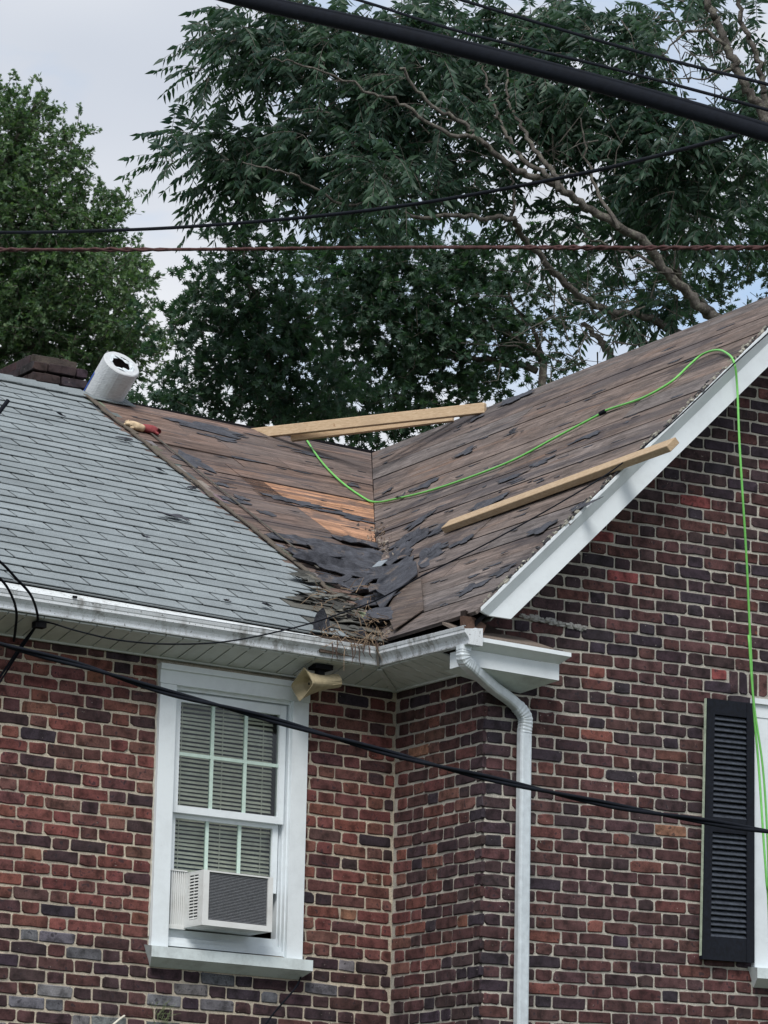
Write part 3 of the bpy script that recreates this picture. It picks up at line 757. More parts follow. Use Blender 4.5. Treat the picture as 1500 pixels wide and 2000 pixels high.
# ------------------------------------------------------------------ windows
def window(x0, x1, z0, z1, Y, lower, ac=False, cw=.098, tilt=-.012):
    """double-hung sash window; x0..x1, z0..z1 outline of the casing, Y wall plane"""
    T_ = lambda x: tilt*(x-x0)
    w = MB(); Yc = Y-.028
    def bx(m, a, b, y0, y1, c, d): m.prism([(a, y0, c+T_(a)), (b, y0, c+T_(b)), (b, y0, d+T_(b)), (a, y0, d+T_(a))], (0, y1-y0, 0))
    bx(w, x0, x0+cw, Yc, Y+.012, z0+.0, z1-cw*.95); bx(w, x1-cw, x1, Yc, Y+.012, z0, z1-cw*.95)
    bx(w, x0-.004, x1+.004, Yc-.004, Y+.012, z1-cw*.95+.001, z1)
    bx(w, x0-.008, x1+.008, Yc-.02, Y+.012, z1-.018, z1+.012)
    W_ = w.build('window', M_white, house)
    xi0, xi1, zi1 = x0+cw, x1-cw, z1-cw*.95
    j = MB()      # jamb linings with stepped tracks
    for k, (a, b) in enumerate(((0, .03), (.03, .055), (.055, .11))):
        t_ = .006+.007*k
        bx(j, xi1-t_, xi1+.02, Yc+.028+a+.001*k, Yc+.028+b, z0+.01, zi1); bx(j, xi0-.02, xi0+t_, Yc+.028+a+.001*k, Yc+.028+b, z0+.01, zi1)
        bx(j, xi0+t_+.001, xi1-t_-.001, Yc+.028+a+.001*k, Yc+.028+b, zi1-t_-.012, zi1+.02)
    bx(j, xi0-.001, xi1+.001, Yc+.03, Y+.02, z0+.012, z0+.035); bx(j, xi0-.001, xi1+.001, Y+.0205, Y+.05, z0+.012, z0+.060); bx(j, xi0, xi1, Y+.051, Y+.08, z0+.012, z0+.105)
    j.build('jamb', M_white, W_)
    zm = z0+(z1-z0)*.485
    # upper sash in front plane, lower one behind it
    def sash(a, b, c, d, y, cols, rows, st=.042, top=.042, bot=.042):
        s_ = MB(); dpt = .028
        bx(s_, a, a+st, y, y+dpt, c, d); bx(s_, b-st, b, y, y+dpt, c, d)
        bx(s_, a+st+.0005, b-st-.0005, y, y+dpt, d-top, d); bx(s_, a+st+.0005, b-st-.0005, y, y+dpt, c, c+bot)
        o = s_.build('sash', M_white, W_)
        mu = MB(); ga, gb, gc_, gd_ = a+st, b-st, c+bot, d-top
        for i in range(1, cols): xm = ga+(gb-ga)*i/cols; bx(mu, xm-.009, xm+.009, y+.008, y+.024, gc_, gd_)
        for i in range(1, rows): zz = gc_+(gd_-gc_)*i/rows; bx(mu, ga, gb, y+.0085, y+.0235, zz-.009, zz+.009)
        mu.build('muntin', M_munt, W_)
        p = MB(); bx(p, ga-.005, gb+.005, y+.014, y+.017, gc_-.005, gd_+.005); p.build('pane', M_glass, W_)
    sash(xi0+.014, xi1-.02, zm, zi1-.028, Y+.012, 3, 2, .036, .05, .038)
    if ac: sash(xi0+.026, xi1-.032, z0+(z1-z0)*.235, zm+.006, Y+.045, 3, 1, .032, .03, .046)
    else: sash(xi0+.026, xi1-.032, z0+.03, zm+.006, Y+.045, 3, 2, .032, .03, .05)
    # sill
    si = MB()
    A_ = [(x0-.045, Y-.085), (x1+.045, Y-.085)]
    si.mesh([(x0-.03, Y-.09, z0-.005), (x1+.03, Y-.09, z0-.005+T_(x1)), (x1+.03, Y+.1, z0+.018+T_(x1)), (x0-.03, Y+.1, z0+.018),
             (x0-.03, Y-.09, z0-.062), (x1+.03, Y-.09, z0-.062+T_(x1)), (x1-.01, Y-.004, z0-.105+T_(x1)), (x0+.01, Y-.004, z0-.105)],
            [(0, 1, 2, 3), (4, 5, 1, 0), (7, 6, 5, 4), (0, 3, 7, 4), (1, 5, 6, 2)])
    si.build('sill', M_whiteD, W_)
    # venetian blind
    bl = MB(); zz = z0+.04
    rb_ = np.random.default_rng(4)
    while zz < zi1-.02:
        if not (ac and zz < z0+.36):
            t2 = .010+rb_.normal(0, .001); ang = rb_.normal(0, .002)
            bl.prism([(xi0+.03, Y+.105, zz+T_(xi0)+ang), (xi1-.045, Y+.105, zz+T_(xi1)-ang), (xi1-.045, Y+.117, zz+.0150+T_(xi1)-ang), (xi0+.03, Y+.117, zz+.0150+T_(xi0)+ang)], (0, .0012, 0))
        zz += .0225
    for f_ in (.15, .5, .85): x_ = xi0+(xi1-xi0)*f_; bl.box(x_-.0015, x_+.0015, Y+.1, Y+.102, z0+.36 if ac else z0+.04, zi1-.02)
    bl.build('blind', M_blind, W_, kind='stuff')
    return W_
M_munt = m_flat('muntin_paint', (.52, .66, .60), .5, .4, .08)
winA = window(WAX0, WAX1, WAZ0, WAZ1, 0, True, ac=True)
winC = window(WCX0, WCX1, WCZ0, WCZ1, WY, False, tilt=.01)
# caulk around the window
M_caulk = m_flat('caulk', (.50, .48, .43), .9); rr = np.random.default_rng(8)
for sx, zz0, zz1 in ((WAX0-.004, WAZ0+.05, WAZ1), (WAX1+.004, WAZ0+.05, WAZ1-.1)):
    cl_ = MB(); cl_.tube([A3(sx+rr.normal(0, .0015), -.002, z) for z in np.linspace(zz0, zz1, 40)], .005, 5)
    cl_.build('caulk', M_caulk, winA)

# shutter ------------------------------------------------------------
sx0, sx1, sz0, sz1, sy = 1.437, 1.762, 3.47, 4.905, WY-.05
lean = .034
def sp(x, z): t = (z-sz0)/(sz1-sz0); return x-lean*(1-t)*(1 if x < 1.6 else .15), z+.012*(x-sx0)
def sbx(m, a, b, c, d, y0, y1, col=None):
    P = [sp(a, c), sp(b, c), sp(b, d), sp(a, d)]; m.prism([(p[0], y0, p[1]) for p in P], (0, y1-y0, 0), col)
sh = MB(); sw = .052; zmid = sz0+(sz1-sz0)*.515
sbx(sh, sx0, sx0+sw, sz0, sz1, sy, sy+.03); sbx(sh, sx1-sw, sx1, sz0, sz1, sy, sy+.03)
for c, d in ((sz0, sz0+.125), (zmid-.04, zmid+.04), (sz1-.085, sz1)): sbx(sh, sx0+sw+.0005, sx1-sw-.0005, c, d, sy+.002, sy+.028)
shut = sh.build('shutter', M_shut, house)
ed = MB(); sbx(ed, sx0-.003, sx0-.0005, sz0+.02, sz1, sy+.008, sy+.026); ed.build('bare_edge', m_flat('pale_edge', (.40, .48, .38), .7), shut)
M_lou = m_flat('louvre_paint', (.042, .050, .066), .55, .4, .45, 40)
for (c, d) in ((sz0+.125, zmid-.04), (zmid+.04, sz1-.085)):
    n_ = 19; pitch = (d-c)/n_
    for i in range(n_):
        z = c+pitch*(i+.1); a, b = sx0+sw-.002, sx1-sw+.002; j = random.uniform(-.002, .002)
        pa, pb = sp(a, z), sp(b, z)
        MB().prism([(pa[0], sy+.004, pa[1]+j), (pb[0], sy+.004, pb[1]+j), (pb[0], sy+.024, pb[1]+pitch*.80+j), (pa[0], sy+.024, pa[1]+pitch*.80+j)], (0, .004, -.004)).build('louvre', M_lou, shut)
MB().box(sx0+.04, sx1-.04, sy+.03, sy+.034, sz0+.03, sz1-.03).build('shutter_back', M_dark, shut)
for z in (sz0+.1, sz1-.1): MB().box(sx0+.08, sx0+.12, sy+.034, WY, z, z+.04).build('hinge', M_dark, shut)

# chimney ---------------------------------------------------------------
cp = r1(-.62, RIDGE_Y)
chy0, chy1 = RIDGE_Y+.25, RIDGE_Y+.95
chx0, chx1 = atY(66, 705, chy0)[0], atY(172, 715, chy0)[0]
CHT = atY(118, 692, chy0)[2]
ch = MB().box(chx0+.05, chx1-.06, chy0+.05, chy1, 6.8, CHT-.02)
chim = ch.build('chimney', m_mortar('chimney_mortar', (.12, .10, .085), (.06, .05, .048)), house)
rr = np.random.default_rng(12)
for k, (of, zt) in enumerate(((.03, CHT-.0), (.0, CHT-.072), (.0, CHT-.146), (.04, CHT-.22), (.05, CHT-.294), (.05, CHT-.368))):
    x = chx0+of-(.1 if k % 2 else 0); xr_ = chx1-of
    if k == 0: xr_ -= .06
    while x < xr_-.03:
        a, b = max(x, chx0+of), min(x+.2, xr_); c = tuple(q*rr.uniform(.7, 1) for q in (.055, .036, .040))
        if b-a > .03: mb = MB(); brick(mb, A3(a, chy0+of+(.06 if k == 0 else 0), zt-.062), A3(1, 0, 0), A3(0, 0, 1), A3(0, -1, 0), b-a, .06, c, rr); mb.box(a+.004, b-.004, chy0+of+.012+(.06 if k == 0 else 0), chy0+of+.09, zt-.06, zt-.003, c); mb.build('brick', MB_brick, chim)
        x += .212
    y = chy0+of+(.0 if k % 2 else .1)
    while y < chy1:
        c = tuple(q*rr.uniform(.7, 1) for q in (.055, .036, .040)); mb = MB()
        brick(mb, A3(chx0+of, y+.2, zt-.062), A3(0, -1, 0), A3(0, 0, 1), A3(-1, 0, 0), .2, .06, c, rr); mb.box(chx0+of+.012, chx0+of+.09, y+.004, y+.196, zt-.06, zt-.003, c); mb.build('brick', MB_brick, chim); y += .212

# ------------------------------------------------------------------ felt scraps and torn sheets
def ragged(mb, c, u, v, n, a, b, rs, curl=.0, N=22, jag=.28, th_=.003, wav=.004):
    """thin torn sheet: centre c, axes u,v, half sizes a,b"""
    u, v, n = nrm(u), nrm(v), nrm(n)
    ph = rs.uniform(0, 6.28, 4); rad = []
    for i in range(N):
        t = 2*math.pi*i/N; r_ = 1+jag*(.5*math.sin(3*t+ph[0])+.4*math.sin(5*t+ph[1]))+jag*rs.uniform(-.6, .6); rad.append(max(.35, r_))
    vs = [c+n*.0]; 
    for k in (.5, 1.):
        for i in range(N):
            t = 2*math.pi*i/N; x = a*k*rad[i]*math.cos(t); y = b*k*rad[i]*math.sin(t)
            hgt = wav*math.sin(x*37+ph[2])+wav*math.sin(y*51+ph[3])+curl*k**3*max(0, math.sin(t+ph[0]))
            vs.append(c+u*x+v*y+n*hgt)
    fs = [(0, 1+i, 1+(i+1) % N) for i in range(N)]+[(1+i, 1+N+i, 1+N+(i+1) % N, 1+(i+1) % N) for i in range(N)]
    M_ = len(vs); vs2 = [p-n*th_ for p in vs]
    fs2 = [tuple(q+M_ for q in f)[::-1] for f in fs]; sd_ = [(1+N+i, 1+N+(i+1) % N, M_+1+N+(i+1) % N, M_+1+N+i)[::-1] for i in range(N)]
    mb.mesh(vs+vs2, fs+fs2+sd_)
U1, V1 = nrm((1, 0, RA)), nrm((0, 1, RM)); U2, V2 = nrm((0, -1, -R2b)), nrm((1, 0, R2t))
rr = np.random.default_rng(31)
# remnants stuck on the main slope deck (pixel centre, half length px, half height px)
rem1 = [(405, 838, .28, .10), (430, 858, .12, .05), (372, 902, .10, .16), (590, 985, .20, .05), (660, 1005, .22, .035), (700, 1018, .12, .03), (545, 975, .10, .05), (455, 980, .09, .05), (348, 825, .06, .04), (430, 948, .05, .04), (470, 975, .05, .05), (520, 1005, .06, .05), (688, 950, .05, .03), (480, 900, .12, .02), (610, 890, .12, .03)]
for (u, v, a, b) in rem1:
    mb = MB(); ragged(mb, atP(u, v, P1, n1v)+n1v*.009, U1, V1, n1v, a, b, rr, jag=.45, wav=.001, th_=.002, N=26); mb.build('felt_remnant', M_felt, roof1)
rem2 = [(910, 885, .10, .05), (830, 950, .14, .05), (955, 985, .17, .06), (870, 1030, .20, .06), (820, 1020, .09, .08), (985, 1118, .08, .05), (925, 1150, .13, .05), (1060, 1035, .11, .05), (1060, 905, .10, .04), (1000, 935, .14, .03), (1150, 855, .14, .03), (1010, 780, .18, .05), (1140, 990, .12, .035), (790, 1060, .10, .06), (850, 1075, .12, .05), (905, 1060, .10, .04), (930, 820, .08, .03), (760, 960, .05, .03)]
for (u, v, a, b) in rem2:
    mb = MB(); ragged(mb, atP(u, v, P2, n2v)+n2v*.009, U2, V2+.3*U2, n2v, a, b, rr, jag=.45, wav=.001, th_=.002, N=26); mb.build('felt_remnant', M_felt, roof2)
for (P_, n_, rf_, par, UU, VV, lim) in ((P1, n1v, r1, roof1, U1, V1, 1), (P2, n2v, r2, roof2, U2, V2, 2)):
    sm = MB()
    for i in range(60 if lim == 1 else 100):
        if lim == 1: y_ = rr.uniform(.1, RIDGE_Y-.1); x_ = rr.uniform(-.02, max(.02, val(y_)-.05)); p_ = r1(x_, y_, .008)
        else: x_ = rr.uniform(-.15, RIDGE_X-.05); y_ = rr.uniform(RAKE+.05, valy(x_)-.05); p_ = r2(x_, y_, .008)
        ragged(sm, p_, UU, VV, n_, rr.uniform(.015, .09), rr.uniform(.004, .012), rr, jag=.45, N=9, wav=.001, th_=.002)
    sm.build('felt_slivers', M_felt, par, kind='stuff')
# loose scraps lying on the grey shingles: things of their own
scr = [(337, 1017, .075, .04, 'large black felt scrap lying on the middle of the grey shingles'), (240, 865, .06, .022, 'purple-black felt strip on the upper grey shingles below the gloves'),
       (116, 819, .035, .015, 'small dark felt scrap nearest the chimney on the grey shingles'), (372, 964, .035, .014, 'thin black felt sliver near the torn edge of the grey shingles'),
       (309, 926, .03, .014, 'small brown-grey scrap above the larger black scrap on the shingles'), (282, 1057, .025, .01, 'tiny dark sliver on the grey shingles below the large scrap'),
       (516, 1191, .03, .014, 'dark scrap on the lowest grey shingles nearest the gutter cover'), (441, 1182, .02, .012, 'tiny dark crumb on the shingles near the gutter above the window')]
for u, v, a, b, lab in scr:
    c = atP(u, v, P1, n1v)+n1v*.026; mb = MB(); ragged(mb, c, U1+.1*V1, V1, n1v, a, b, rr, curl=.012, jag=.5)
    o = mb.build('felt_scrap', M_felt); o['label'] = lab; o['category'] = 'scrap'; o['group'] = 'felt scraps on the grey shingles'
for u, v, a, b, lab in [(1008, 849, .012, .035, 'small curled black felt sliver standing on the gable slope boards'), (788, 975, .04, .03, 'black felt flap beside the green cord at the valley')]:
    c = atP(u, v, P2, n2v)+n2v*.02; mb = MB(); ragged(mb, c, U2, V2, n2v, a, b, rr, curl=.02, jag=.5)
    o = mb.build('felt_scrap', M_felt); o['label'] = lab; o['category'] = 'scrap'
# heap of torn felt in the valley foot
vd = nrm(V-G); vn = nrm(n1v/np.linalg.norm(n1v)+n2v/np.linalg.norm(n2v))
cross = nrm(np.cross(vd, vn))
heap = thing('torn_felt_heap', 'heap of torn black roofing felt slumped at the foot of the valley', 'roofing felt', G, None)
def sheet(px, py, h, u, v, n, a, b, curl, jag=.2, name='felt_sheet', mat=None, wav=.006):
    c = (atP(px, py, P1, n1v) if px < 738 else atP(px, py, P2, n2v))+A3(0, -.3, .9)*(h*.55)
    mb = MB(); ragged(mb, c, u, v, n, a, b, rr, curl=curl, jag=jag, wav=wav, th_=.004, N=26); return mb.build(name, mat or M_felt, heap)
for (px, py, h, a, b, cu) in [(600, 1065, .02, .30, .12, .02), (660, 1080, .03, .33, .13, .03), (690, 1100, .05, .30, .16, .03), (640, 1105, .04, .28, .10, .03), (705, 1065, .02, .2, .1, .02), (610, 1090, .03, .18, .08, .03), (670, 1122, .06, .30, .09, .04)]:
    sheet(px, py, h, U1, V1, n1v, a, b, cu)
for (px, py, h, a, b, cu) in [(775, 1090, .03, .22, .14, .03), (800, 1060, .02, .20, .12, .02), (770, 1120, .05, .26, .12, .04), (840, 1090, .015, .14, .10, .02)]:
    sheet(px, py, h, nrm(U2-.3*V2), V2, n2v, a, b, cu)
for (px, py, h, a, b, cu, u_) in [(742, 1140, .10, .26, .10, .05, cross), (700, 1150, .09, .20, .08, .04, cross), (780, 1165, .10, .16, .17, .03, cross), (745, 1190, .10, .20, .15, .02, cross), (735, 1225, .10, .15, .12, .03, cross), (775, 1205, .07, .18, .13, .03, cross), (650, 1145, .07, .10, .06, .03, cross), (725, 1170, .10, .18, .08, .05, cross)]:
    sheet(px, py, h, u_, vd, vn, a, b, cu*.6, wav=.010)
# curled board-like brown sheet on the right of the heap, and the pale taped piece
sb = MB(); n2u = nrm(n2v); sb.prism([atP(u, v, P2, n2v)+n2u*h_ for u, v, h_ in ((775, 1238, .03), (762, 1205, .04), (790, 1160, .05), (822, 1118, .05), (829, 1142, .035), (831, 1196, .02))], n2u*-.005, (.115, .09, .078)); sb.build('brown_sheet', M_deckY, heap)
sb = MB(); sb.prism([atP(u, v, P2, n2v)+n2u*h_ for u, v, h_ in ((742, 1182, .07), (757, 1150, .09), (808, 1112, .085), (826, 1116, .07), (827, 1136, .06), (786, 1172, .065), (757, 1208, .06))], n2u*-.006, (.085, .08, .085)); sb.build('felt_sheet', M_felt, heap)
sb = MB(); c = atP(778, 1150, P2, n2v)+n2v*.13; sb.obox(c, cross*.026, vd*.06+cross*.02, vn*.002, (.22, .25, .28)); sb.build('pale_tape', M_old, heap)
sb = MB(); c = atP(622, 1232, P1, n1v)+A3(0, -.03, .02); ragged(sb, c, U1, A3(0, -.25, 1), A3(0, -1, .3), .055, .09, rr, jag=.12, wav=.004); sb.build('felt_flap', M_felt, heap)
sb = MB(); c = atP(698, 1245, P1, n1v)+A3(0, -.04, .0); ragged(sb, c, U1, A3(0, -.25, 1), A3(0, -1, .3), .03, .045, rr, jag=.12, wav=.004); sb.build('felt_flap', M_felt, heap)
sb = MB(); c = atP(667, 1165, P1, n1v)+n1v*.06; ragged(sb, c, U1, V1, n1v, .035, .07, rr, jag=.1, wav=.004); sb.build('felt_flap', M_felt, heap)
# crumbled old shingles around the foot
for i in range(38):
    u = rr.uniform(580, 700); v = 1105+(u-560)*.62+rr.uniform(-8, 60)
    if v > 1265 or v > 1225+(u-560)*.25: continue
    mb = MB(); ragged(mb, atP(u, v, P1, n1v)+n1v*rr.uniform(.015, .035), U1+rr.normal(0, .25)*V1, V1, n1v, rr.uniform(.03, .09), rr.uniform(.015, .035), rr, curl=.012, jag=.4, N=12)
    mb.c = [tuple(q*f_ for f_ in [rr.uniform(.35, .85)] for q in OLD[rr.integers(4)])]*len(mb.f); mb.build('shingle_fragment', M_shOld, heap)
# twigs and dry vine stems
tw = MB()
for i in range(120):
    u = rr.uniform(600, 752); v = rr.uniform(1165, 1275); p = atP(u, v, P1, n1v)+A3(0, -.06, .03+.05*rr.random())
    if rr.random() < .4: p = atY(rr.uniform(640, 745), rr.uniform(1225, 1262), -.34)
    d = nrm(rr.normal(size=3)*A3(1, .4, .8)); l_ = rr.uniform(.02, .13)
    pts = [p, p+d*l_*.5+rr.normal(size=3)*.008, p+d*l_+A3(0, 0, -.03*rr.random())+rr.normal(size=3)*.01]
    tw.tube(pts, [.0022, .0018, .001], 4, (.30, .22, .15) if rr.random() < .6 else (.11, .075, .055))
for u, v, l_ in ((650, 1262, .07), (660, 1258, .06), (688, 1265, .09), (694, 1262, .07), (702, 1268, .1), (712, 1262, .06), (722, 1268, .05), (656, 1270, .05), (738, 1262, .03)):
    p = atY(u, v, -.342); tw.tube([p+A3(0, .01, .02), p, p+A3(rr.normal(0, .006), -.004, -l_*.6), p+A3(rr.normal(0, .012), 0, -l_)], [.003, .004, .003, .001], 5, (.10, .07, .06))
o = tw.build('dry_twigs', M_old); o['kind'] = 'stuff'; o['label'] = 'dry twigs and dead vine stems spilling over the gutter corner'; o['category'] = 'twigs'
gr = MB()
for i in range(500):
    t = rr.random(); y_ = -.28+2.2*t**1.4; x_ = val(y_)+rr.normal(0, .04+.10*(1-t)); c = max(z1(x_, y_), z2(x_, y_))
    s_ = rr.uniform(.004, .014); gr.obox(A3(x_, y_, c+.008), nrm(rr.normal(size=3))*s_, nrm(rr.normal(size=3))*s_*.6, A3(0, 0, s_*.25), [(.06, .055, .055), (.16, .12, .09), (.3, .26, .22)][rr.integers(3)])
o = gr.build('roof_debris', M_old); o['kind'] = 'stuff'; o['label'] = 'crumbled shingle grit lying along the valley'; o['category'] = 'debris'

# ------------------------------------------------------------------ lumber
def plank(p, q, w_, h_, up, name, label, offs=0):
    d = nrm(q-p); c = (p+q)/2; o = MB().bar(p, q, w_, h_, up).build(name, M_lum); o['label'] = label; o['category'] = 'plank'
    b = o.modifiers.new('bevel', 'BEVEL'); b.width = .003; b.segments = 1; return o
pa = A3(0, 0, 0); 
pl0 = atY(495, 840, RIDGE_Y-.02); pr0 = atX(945, 800, RIDGE_X-.04)
pa = A3(pl0[0], RIDGE_Y+.02, pl0[2]-.02); 
pb = atP(948, 803, V, n2v)+A3(0, 0, .02)
plank(pa, pb, .038, .070, (0, 0, 1), 'plank', 'long pale timber laid across the top of the valley between both ridges')
pc = atP(885, 826, V, n2v)+A3(0, 0, .03); pd = pa+(pb-pa)*.22+A3(0, .12, -.045)
plank(pd, pc, .038, .04, (0, 0, 1), 'plank', 'shorter timber tucked under the long plank at the valley top')
p0 = atP(880, 1038, P2, n2v)+n2v*.025; p1 = atP(1322, 878, P2, n2v)+n2v*.025
plank(p0, p1, .085, .04, n2v, 'plank', 'pale timber lying on the gable slope with its end poking past the white rake board').data.materials[0] = m_lumber('weathered_lumber', .78)

# ------------------------------------------------------------------ underlayment roll
rc = A3(-.12, RIDGE_Y+.05, z1(-.12, RIDGE_Y)); dz = (rc-CAM)@FW
b0 = atD(196, 784, dz+.05); t0 = atD(238, 710, dz-.10)
ax = nrm(t0-b0); R_ = .128; b0 = b0-ax*.05
e1 = nrm(np.cross(ax, (0, 0, 1))); e2 = np.cross(e1, ax)
roll = thing('roofing_roll', 'white wrapped roofing roll standing on the ridge beside the chimney', 'roll', b0)
N = 40; mb = MB(); vs = []
rad = [1+.010*math.sin(5*i)+.006*rng.normal() for i in range(N)]
ring = lambda c, r_, w_=1: [c+(e1*math.cos(2*math.pi*i/N)+e2*math.sin(2*math.pi*i/N))*r_*(rad[i] if w_ else 1) for i in range(N)]
vs = ring(b0, R_)+ring(t0-ax*.006, R_)+ring(t0, R_-.006)+ring(t0, R_*.62)
fs = []
for k in range(3): fs += [(k*N+i, k*N+(i+1) % N, (k+1)*N+(i+1) % N, (k+1)*N+i) for i in range(N)]
mb.mesh(vs, fs); kr = NT('roll_wrap', .5, .4)
wv = kr.noise(kr.pos((6, 6, 30)), 6, 4, .6); kr.bump(wv, .35, .01); kr.col(kr.mix(kr.ramp(wv, [(.3, 0), (.7, 1)]), (.44, .46, .48), (.58, .61, .63)))
mb.build('wrap', kr.m, roll, smooth=False)
mb = MB(); vs = []
rg = [R_*.62*(1+.0*i) for i in range(N)]; inner = [b0+ax*.18+(p-(t0))*.85 for p in ring(t0, R_*.6)]
mb.mesh(ring(t0, R_*.615)+inner, [(i, (i+1) % N, N+(i+1) % N, N+i) for i in range(N)]+[tuple(range(N, 2*N))]); mb.build('core', m_flat('roll_core', (.05, .04, .04), .9), roll)
mb = MB()
for i in range(9):
    t = 2*math.pi*i/9+.4; c = t0+(e1*math.cos(t)+e2*math.sin(t))*R_*.585+ax*.001; rd = e1*math.cos(t)+e2*math.sin(t)
    ragged(mb, c, rd, np.cross(ax, rd), ax, .017*rng.uniform(.6, 1.2), .04, rr, jag=.2, N=10, wav=.006)
mb.build('torn_film', m_flat('film', (.62, .68, .72), .4), roll)
mb = MB()
for i0_ in (17, ):
    pass
def sticker(t0a, t1a, l0, l1, col, nm):
    m_ = MB(); k_ = 6
    for i in range(k_):
        a_, b_ = t0a+(t1a-t0a)*i/k_, t0a+(t1a-t0a)*(i+1)/k_
        d1, d2 = e1*math.cos(a_)+e2*math.sin(a_), e1*math.cos(b_)+e2*math.sin(b_)
        L_ = np.linalg.norm(t0-b0); m_.poly([b0+ax*L_*l0+d1*R_*1.02, b0+ax*L_*l0+d2*R_*1.02, b0+ax*L_*l1+d2*R_*1.02, b0+ax*L_*l1+d1*R_*1.02])
    m_.build(nm, col, roll)
# side facing image-left
lft = -RT-ax*np.dot(-RT, ax); aL = math.atan2(np.dot(lft, e2), np.dot(lft, e1)); tow = -FW-ax*np.dot(-FW, ax); aT = math.atan2(np.dot(tow, e2), np.dot(tow, e1))
sgn = 1 if math.sin(aT-aL) > 0 else -1
sticker(aL-.35*sgn, aL+.12*sgn, .12, .62, m_flat('print_blue', (.03, .09, .42), .5), 'printed_band')
sticker(aT+.35*sgn, aT+.75*sgn, .30, .34, m_flat('print_dark', (.05, .05, .07), .5), 'printed_mark')

# ------------------------------------------------------------------ gloves
gp_ = atP(270, 846, P1, n1v)
def blobs(name, label, items, mat):
    o = MB()
    base = items[0][0]; t_ = thing(name, label, 'glove', base, 'work gloves on the torn roof edge')
    sk = bpy.data.meshes.new('glove_body'); vs = [tuple(p-base) for p, r_ in items]; es = [(0, i) for i in range(1, len(items))]
    sk.from_pydata(vs, es, []); ob = bpy.data.objects.new('glove_body', sk); COL.objects.link(ob); ob.parent = t_; sk.materials.append(mat)
    md = ob.modifiers.new('skin', 'SKIN'); md.use_smooth_shade = True
    for i, (p, r_) in enumerate(items): sk.skin_vertices[0].data[i].radius = (r_, r_*.7)
    sk.skin_vertices[0].data[0].use_root = True
    s2 = ob.modifiers.new('sub', 'SUBSURF'); s2.levels = 1; s2.render_levels = 2
    return t_
n1u = nrm(n1v)
def gl(base, ang, mat, lab):
    u = nrm(math.cos(ang)*U1+math.sin(ang)*V1); v = np.cross(n1u, u); it = [(base+n1u*.04, .040)]
    it.append((base-u*.065+n1u*.03, .034))
    for k, (f, l_) in enumerate(((-.030, .065), (-.010, .078), (.010, .08), (.030, .066))): it.append((base+u*l_+v*f*1.2+n1u*(.022+.016*(k % 2)), .013))
    it.append((base+u*.02+v*.05+n1u*.02, .011)); blobs('glove', lab, it, mat)
gl(atP(262, 842, P1, n1v), 2.6, m_flat('glove_tan', (.55, .43, .29), .9, .1, .3, 40), 'tan canvas work glove crumpled on the torn roof edge')
gl(atP(288, 848, P1, n1v), -.2, m_flat('glove_red', (.24, .055, .06), .8, .2, .3, 40), 'red work glove lying beside the tan one')

# ------------------------------------------------------------------ horn loudspeaker
hc = atY(590, 1337, -.20); hd = (hc-CAM)@FW
cm = lambda x, y, z: RT*x-UP*y+FW*z           # camera-like axes expressed in the world
ax_ = nrm(cm(.83, -.06, .55)); k_ = hd/FPX
E1 = cm(18, 31, -23.7)*k_; E2 = cm(-30, 42, 49.8)*k_*.92
horn = thing('loudspeaker', 'beige horn loudspeaker hanging under the eave above the window corner', 'loudspeaker', hc)
corners = [hc+(-E1-E2)/2, hc+(E1-E2)/2, hc+(E1+E2)/2, hc+(-E1+E2)/2]
def sqr(c, s_, rnd, n=24, lift=0):
    out = []
    for i in range(n):
        t = 2*math.pi*i/n; co, si = math.cos(t), math.sin(t); e = 1-.75*(1-rnd)
        x, y = math.copysign(abs(co)**e, co), math.copysign(abs(si)**e, si)
        rr_ = nrm(E1)*(.5*np.linalg.norm(E1)*s_[0])*x+nrm(E2)*(.5*np.linalg.norm(E2)*s_[1])*y; out.append(c+rr_+ax_*lift)
    return out
Ls = .23
secs = [(0., (1.05, 1.05), .0), (.03, (.98, .93), .1), (.2, (.86, .72), .35), (.45, (.76, .52), .7), (.7, (.70, .42), .95), (1., (.66, .40), 1.)]
mb = MB(); N = 24; vs = []
for t, s_, rn in secs: vs += sqr(hc+ax_*Ls*t, s_, rn)
K = len(secs); fs = []
for k in range(K-1): fs += [(k*N+i, k*N+(i+1) % N, (k+1)*N+(i+1) % N, (k+1)*N+i) for i in range(N)]
fs.append(tuple((K-1)*N+i for i in range(N)))
inn = []
for t, s_, rn in ((0., (.97, .97), .0), (.2, (.72, .60), .3), (.5, (.45, .32), .8), (.62, (.2, .12), 1)): inn += sqr(hc+ax_*Ls*t, s_, rn)
o0 = len(vs); vs += inn
fs += [((i+1) % N, i, o0+i, o0+(i+1) % N) for i in range(N)]
for k in range(3): fs += [(o0+k*N+(i+1) % N, o0+k*N+i, o0+(k+1)*N+i, o0+(k+1)*N+(i+1) % N) for i in range(N)]
fs.append(tuple(o0+3*N+i for i in range(N)))
mb.mesh(vs, fs); mb.build('horn', M_horn, horn, smooth=False)
mb = MB(); mb.tube([hc+ax_*.12, hc+ax_*.05, hc+ax_*.045], [.022, .018, .014], 16); mb.build('throat_tube', M_horn, horn)
mb = MB(); mb.tube([hc+ax_*.0445, hc+ax_*.043], [.008, .008], 10); mb.build('throat_opening', M_dark, horn)
mb = MB()
for i in range(12):
    t = 2*math.pi*i/12; c = hc+ax_*Ls*.86+(nrm(E1)*math.cos(t)*.5*np.linalg.norm(E1)*.68+nrm(E2)*math.sin(t)*.5*np.linalg.norm(E2)*.415)
    mb.bar(c-ax_*.03, c+ax_*.03, .004, .004)
mb.build('ribs', M_horn, horn)
